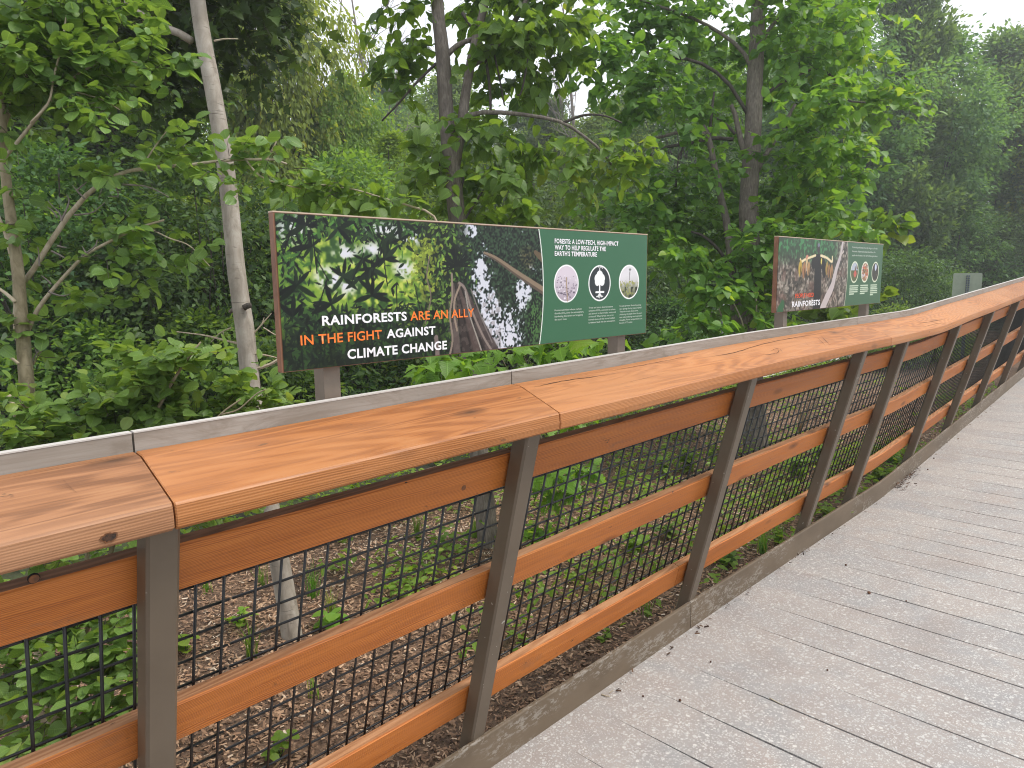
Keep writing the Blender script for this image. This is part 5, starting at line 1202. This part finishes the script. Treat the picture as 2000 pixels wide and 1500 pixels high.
# low ground cover
lv = Leaves(); spots = []
for i in range(240):
    y = r_.uniform(3.3, 13); x = EDGE - 0.08 - abs(r_.normal(0, 0.5 if y > 4 else 0.3)) if r_.random() < .6 else r_.uniform(-5.0, -1.8)
    if y < 4.2 and r_.random() < .6: continue
    spots.append((x, y))
for i in range(420): spots.append((r_.uniform(-5.75, -4.5), r_.uniform(0, 15)))
for i in range(240): spots.append((r_.uniform(-4.6, -2.0), r_.uniform(2.2, 7.5)))
for i in range(420): spots.append((r_.uniform(-9.5, -6.4), r_.uniform(-1, 20)))
for x, y in spots:
    k = r_.integers(10, 26); h = r_.uniform(0.04, 0.15); q_ = r_.normal(0, 0.075, (k, 3)); q_[:, 2] = np.abs(r_.normal(0, h, k)) + 0.01
    base = np.array([x, y, ZG - 0.01 + float(relief(np.array(x), np.array(y)))]); L = r_.normal(0, 1, (k, 3)); L[:, 2] = r_.normal(0.1, 0.3, k)
    lv.add(base + q_, L, UP + r_.normal(0, 0.4, (k, 3)), r_.uniform(0.03, 0.07, k), np.clip(r_.normal(0.55, 0.2) + r_.normal(0, .1, k), 0, 1))
tag(link('ground_cover', lv.mesh('ground_cover', 'six'), MT['leaf_bright']), 'low green ground cover creeping over the mulch and along the path', 'ground cover', kind='stuff')

def tuft(px, py, h, nb, label, seed, tint=0.45, lean=0.35, wd=0.006):
    r_ = np.random.default_rng(seed); b_ = on_z(px, py, ZG + 0.0); b_[2] = ZG - 0.01 + float(relief(np.array(b_[0]), np.array(b_[1])))
    V = []; F = []; T_ = []
    for i in range(nb):
        a_ = r_.uniform(0, 6.28); l = h * r_.uniform(0.5, 1.1); dr = np.array([math.cos(a_), math.sin(a_), 0]) * lean * r_.uniform(0.2, 1.3); s_ = np.array([-math.sin(a_), math.cos(a_), 0]) * wd / 2
        p0 = np.array([r_.normal(0, .012), r_.normal(0, .012), 0]); o = len(V); tn_ = np.clip(tint + r_.normal(0, .18), 0, 1)
        for k in (0, .4, .75, 1.0):
            p = p0 + dr * l * k ** 1.8 + UP * l * (k - 0.25 * k * k * lean); w_ = (1 - k) ** .6
            V += [p - s_ * w_, p + s_ * w_]; T_ += [tn_, tn_]
        F += [(o, o + 1, o + 3, o + 2), (o + 2, o + 3, o + 5, o + 4), (o + 4, o + 5, o + 7, o + 6)]
    me = np_mesh('grass_tuft', V, np.array(F).ravel(), np.full(len(F), 4), True, {'tint': np.array(T_)})
    return tag(link('grass_tuft', me, MT['grass'], loc=b_), label, 'grass', 'grass tufts in the mulch')
tuft(490, 1278, .20, 34, 'upright green grass tuft between first mesh wires, left of pale trunk foot', 1)
tuft(612, 1165, .24, 40, 'tall grass tuft right behind the pale trunk foot', 2, .4)
tuft(648, 1200, .20, 36, 'lime green grass tuft right of the pale trunk foot', 3, .85)
tuft(403, 1150, .18, 26, 'grass tuft just right of the nearest full post, below the top board', 4, .5)
tuft(512, 1140, .14, 20, 'small sparse grass tuft left of the pale trunk', 5, .55)
tuft(672, 1062, .18, 26, 'grass tuft just below the top board, middle of the first bay', 6, .7)
tuft(815, 1050, .22, 40, 'bushy dark grass tuft in the right half of the first bay', 7, .35)
tuft(928, 1046, .20, 34, 'grass tuft beside the linden foot', 8, .4)
tuft(615, 1355, .13, 16, 'sparse yellowing grass tuft below the middle board', 9, .8)
tuft(1130, 962, .20, 34, 'dark grass clump under the maple sapling leaves', 10, .35)
tuft(1216, 950, .24, 34, 'tall grass clump in the middle of the second bay', 11, .5)
tuft(1285, 1120, .12, 18, 'small grass clump by the lower board in the second bay', 12, .6)
tuft(1265, 1200, .10, 22, 'small weed-like grass at the kerb just left of the third post', 13, .6)
tuft(1490, 1085, .20, 60, 'thick bright grass by the kerb between third and fourth posts', 14, .75)
tuft(1520, 1060, .18, 50, 'bright grass by the kerb touching the fourth post', 15, .75)
tuft(875, 1180, .12, 16, 'thin grass below the top board near the second post', 16, .7)
tuft(1390, 905, .26, 40, 'tall grass behind the mesh left of the third post top', 17, .5)

def weed(px, py, h, nl, size, label, seed, tint=0.5, mat='leaf_bright', tpl='ovate', spread=0.07):
    r_ = np.random.default_rng(seed); b_ = on_z(px, py, ZG); b_[2] = ZG - 0.01 + float(relief(np.array(b_[0]), np.array(b_[1])))
    o = empty('leafy_weed', b_, label, 'weed', 'leafy weeds in the mulch'); lv = Leaves(); m = MB(); k = max(2, nl // 8)
    for i in range(k):
        e = np.array([r_.normal(0, spread), r_.normal(0, spread), h * r_.uniform(.6, 1.1)]); Q = spline([b_, b_ + e * np.array([.3, .3, .6]), b_ + e], 6)
        m.tube(Q, np.linspace(.0025, .0012, 6), 4); nn = nl // k; t = r_.uniform(.25, 1, nn); P = np.array([Q[int(x * 5)] for x in t]); a_ = r_.uniform(0, 6.28, nn)
        L = np.stack([np.cos(a_), np.sin(a_), r_.normal(.1, .25, nn)], -1); lv.add(P, L, UP + r_.normal(0, .3, (nn, 3)), size * r_.uniform(.6, 1.2, nn), np.clip(tint + r_.normal(0, .12, nn), 0, 1))
    m.build('stem', MT['twig_dark'], o); link('leaves', lv.mesh('leaves', tpl, b_, True), MT[mat], o); return o
weed(640, 1225, .10, 30, .075, 'bright low leafy weed right at the pale trunk foot', 1, .6)
weed(365, 1275, .14, 14, .09, 'broad-leaved weed touching the nearest full post', 2, .65)
weed(470, 1215, .10, 40, .04, 'yellow-green spreading weed left of the pale trunk', 3, .9)
weed(548, 1478, .10, 24, .045, 'small leafy weed low in the first bay under the middle board', 4, .5)
weed(1055, 1075, .22, 60, .07, 'lime leafy plant just right of the second post', 5, .85)
weed(1020, 1100, .16, 40, .06, 'green leafy plant right against the second post', 6, .45)
weed(1240, 1075, .13, 50, .07, 'lime green clump between middle and lower boards in the second bay', 7, .85)
weed(1310, 1055, .14, 30, .07, 'blue-green leafy weed left of the third post', 8, .3, 'leaf_bg')
weed(1340, 930, .28, 90, .07, 'bushy green plant behind the mesh left of the third post', 9, .5)
weed(1300, 940, .22, 60, .06, 'leafy plant in the upper right of the second bay', 10, .55)
weed(1175, 1250, .05, 22, .035, 'tiny spreading weed between kerb and lower board', 11, .6)
weed(1410, 1105, .10, 12, .10, 'broad dark leaf just right of the third post above the kerb', 12, .3, 'leaf_bg')
weed(1560, 935, .24, 80, .07, 'leafy plant behind the mesh in the third bay', 13, .6)
weed(1600, 905, .22, 70, .07, 'bright plant behind the mesh left of the fourth post', 14, .75)
weed(1620, 1010, .12, 60, .06, 'dense leafy clump by the kerb between fourth and fifth posts', 15, .5)
weed(1715, 935, .14, 70, .065, 'leafy clump by the kerb right of the fifth post', 16, .55)
weed(1750, 905, .12, 60, .06, 'leafy clump by the kerb left of the sixth post', 17, .6)

# ================================================================== THINGS BEYOND THE GARDEN
MT['sign_back'] = noisy('grey_green_sign_back', (0.22, 0.27, 0.20), (0.26, 0.31, 0.235), 5, 0.45, bump=0)
MT['galv'] = plain('blue_grey_channel', (0.10, 0.13, 0.17), 0.45, 0.3)
MT['pole'] = plain('galvanised_pole', (0.30, 0.32, 0.33), 0.4, 0.5)
dS = 13.0; c_ = at(1889, 556, dS); g0 = np.array([c_[0], c_[1], ZG])
ps = empty('blank_sign', g0, 'blank grey-green sign back with rounded corners above the railing, far right', 'sign')
rt = norm(np.array([CAM[0, 0], CAM[1, 0], 0])); fw = norm(np.array([CAM[0, 2], CAM[1, 2], 0])); rt = norm(rt + 0.15 * fw); fw = np.array([-rt[1], rt[0], 0])
hw_, hh_, cr2 = 0.297, 0.34, 0.035; ring = []
for sx, sz_, a0 in ((1, 1, 0), (-1, 1, 90), (-1, -1, 180), (1, -1, 270)):
    for a_ in (0, 22, 45, 68, 90):
        t = math.radians(a0 + a_); ring.append((sx * (hw_ - cr2) + cr2 * math.cos(t), sz_ * (hh_ - cr2) + cr2 * math.sin(t)))
cc = c_ + UP * (-0.13)
MB().loft([[cc + rt * u + UP * v + fw * 0.004 for u, v in ring], [cc + rt * u + UP * v - fw * 0.004 for u, v in ring]]).build('sign_plate', MT['sign_back'], ps)
m = MB(); f2 = -fw if fw @ (EYE - cc) < 0 else fw
for u in (-0.022, 0.022):
    for k in range(16):
        z0 = cc[2] + 0.30 - k * 0.042
        m.hexa([cc * [1, 1, 0] + rt * (u + a_) + f2 * b_ + UP * (z0 - 0.030) for a_, b_ in ((-.010, .006), (.010, .006), (.010, .02), (-.010, .02))], [cc * [1, 1, 0] + rt * (u + a_) + f2 * b_ + UP * z0 for a_, b_ in ((-.010, .006), (.010, .006), (.010, .02), (-.010, .02))])
m.build('channel_bars', MT['galv'], ps)
m = MB(); zt = cc[2] + 0.31
m.hexa([cc * [1, 1, 0] + rt * a_ + f2 * b_ + UP * (ZG - 0.05) for a_, b_ in ((-.03, .012), (.03, .012), (.03, .03), (-.03, .03))], [cc * [1, 1, 0] + rt * a_ + f2 * b_ + UP * (cc[2] - 0.32) for a_, b_ in ((-.03, .012), (.03, .012), (.03, .03), (-.03, .03))])
m.build('post', MT['galv'], ps)
p0 = at(1411, 640, 13.0); pl = empty('sign_pole', (p0[0], p0[1], ZG), 'slim galvanised pole with small grey panel, dim behind the broad linden', 'pole')
m = MB(); m.tube([(p0[0], p0[1], ZG - 0.1), (p0[0], p0[1], at(1411, 575, 13)[2])], 0.022, 8); m.build('pole', MT['pole'], pl, True)
m = MB(); pc = at(1419, 603, 13.0); m.hexa([pc + rt * a_ + fw * b_ - UP * .2 for a_, b_ in ((-.06, -.01), (.06, -.01), (.06, .01), (-.06, .01))], [pc + rt * a_ + fw * b_ + UP * .2 for a_, b_ in ((-.06, -.01), (.06, -.01), (.06, .01), (-.06, .01))]); m.build('panel', MT['sign_back'], pl)

# ---- litter on the walkway
MT['litter'] = noisy('dry_litter', (0.05, 0.022, 0.012), (0.16, 0.075, 0.04), 70, 0.9, bump=0.3)
def deck_pt(px, py):
    z = 0.0
    for _ in range(5):
        p = on_z(px, py, z); z = float(off(p[1])[1])
    return on_z(px, py, z)
def pebble(px, py, r, label, seed):
    r_ = np.random.default_rng(seed); c = deck_pt(px, py); m = MB(); rings = []
    for t in np.linspace(0.15, math.pi - 0.15, 6): rings.append([c + np.array([r * math.sin(t) * math.cos(a_) * r_.uniform(.85, 1.15), r * math.sin(t) * math.sin(a_) * r_.uniform(.85, 1.15), r * 0.9 * (1 - math.cos(t))]) for a_ in np.arange(8) * math.pi / 4])
    m.loft(rings); return tag(m.build('seed_pod', MT['litter'], None, True), label, 'seed pod', 'seed pods fallen on the walkway')
pebble(1328, 1370, .0055, 'round dark seed pod near the kerb, lower middle', 1)
pebble(1256, 1361, .004, 'small dark seed pod nearest the kerb twig', 2)
pebble(1388, 1294, .0042, 'dark seed pod alone between two grooves right of the third post', 3)
pebble(1697, 1160, .008, 'dark crumpled pod lying on a groove, right part of the walkway', 4)
pebble(1652, 1105, .006, 'dark pod on the walkway above the crumpled one', 5)
pebble(1616, 1310, .004, 'tiny dark crumb low on the right of the walkway', 6)
pebble(1770, 1175, .004, 'tiny dark crumb right of the crumpled pod', 7)
pebble(1812, 918, .006, 'dark pod just right of the brown litter heap', 8)
pebble(1824, 896, .006, 'dark pod beyond the brown litter heap', 9)
def stick(pts, r, label, seed):
    P = [deck_pt(*p) + UP * (r + 0.001) for p in pts]; m = MB(); m.tube(spline(P, 8), np.linspace(r, r * .6, 8), 6, 0, .1, seed)
    return tag(m.build('twig_piece', MT['twig_pale'], None, True), label, 'twig', 'twigs fallen on the walkway')
stick([(1175, 1358), (1183, 1361), (1191, 1362)], .0028, 'short pale twig against the kerb', 1)
stick([(1503, 1365), (1516, 1372), (1530, 1379)], .0022, 'thin pale twig lying low in the middle of the walkway', 2)
stick([(1190, 1355), (1194, 1352), (1198, 1349)], .0018, 'tiny reddish twig beside the short pale one', 3)
r_ = np.random.default_rng(8); lv = Leaves()
for i in range(300):
    if i < 190: px, py = (1772 + r_.normal(0, 12), 931 + r_.normal(0, 9)) if r_.random() < .6 else (1757 + r_.normal(0, 10), 948 + r_.normal(0, 5))
    else:
        t = r_.random(); px, py = 1180 + 780 * t + r_.normal(0, 4), 1350 - 590 * t + 8 * math.sin(t * 3) + abs(r_.normal(0, 6)) + 8
    p = deck_pt(px, py)
    if p[0] < EDGE + 0.008 + float(off(p[1])[0]): p[0] = EDGE + 0.01 + float(off(p[1])[0]) + abs(r_.normal(0, .006))
    lv.add([p + UP * r_.uniform(.001, .012)], [r_.normal(0, 1, 3) * [1, 1, .3]], [UP + r_.normal(0, .5, 3)], r_.uniform(.008, .026), r_.uniform(0.02, .3))
tag(link('flower_litter', lv.mesh('flower_litter', 'chip'), MT['chip']), 'brown dry flower litter heaped and scattered along the kerb', 'litter', kind='stuff')

# ================================================================== HAZE
hz = MB(); hz.box((-15, 20, 7.0), (170, 160, 19.0)); ho = hz.build('haze', None)
hm = bpy.data.materials.new('haze'); hm.use_nodes = True; hn = hm.node_tree; hn.nodes.clear()
hv = hn.nodes.new('ShaderNodeVolumePrincipled'); hv.inputs['Color'].default_value = (0.92, 0.95, 0.97, 1); hv.inputs['Density'].default_value = 0.0034; hv.inputs['Anisotropy'].default_value = 0.3
hq = hn.nodes.new('ShaderNodeOutputMaterial'); hn.links.new(hv.outputs[0], hq.inputs['Volume'])
ho.data.materials.append(hm); ho['kind'] = 'stuff'
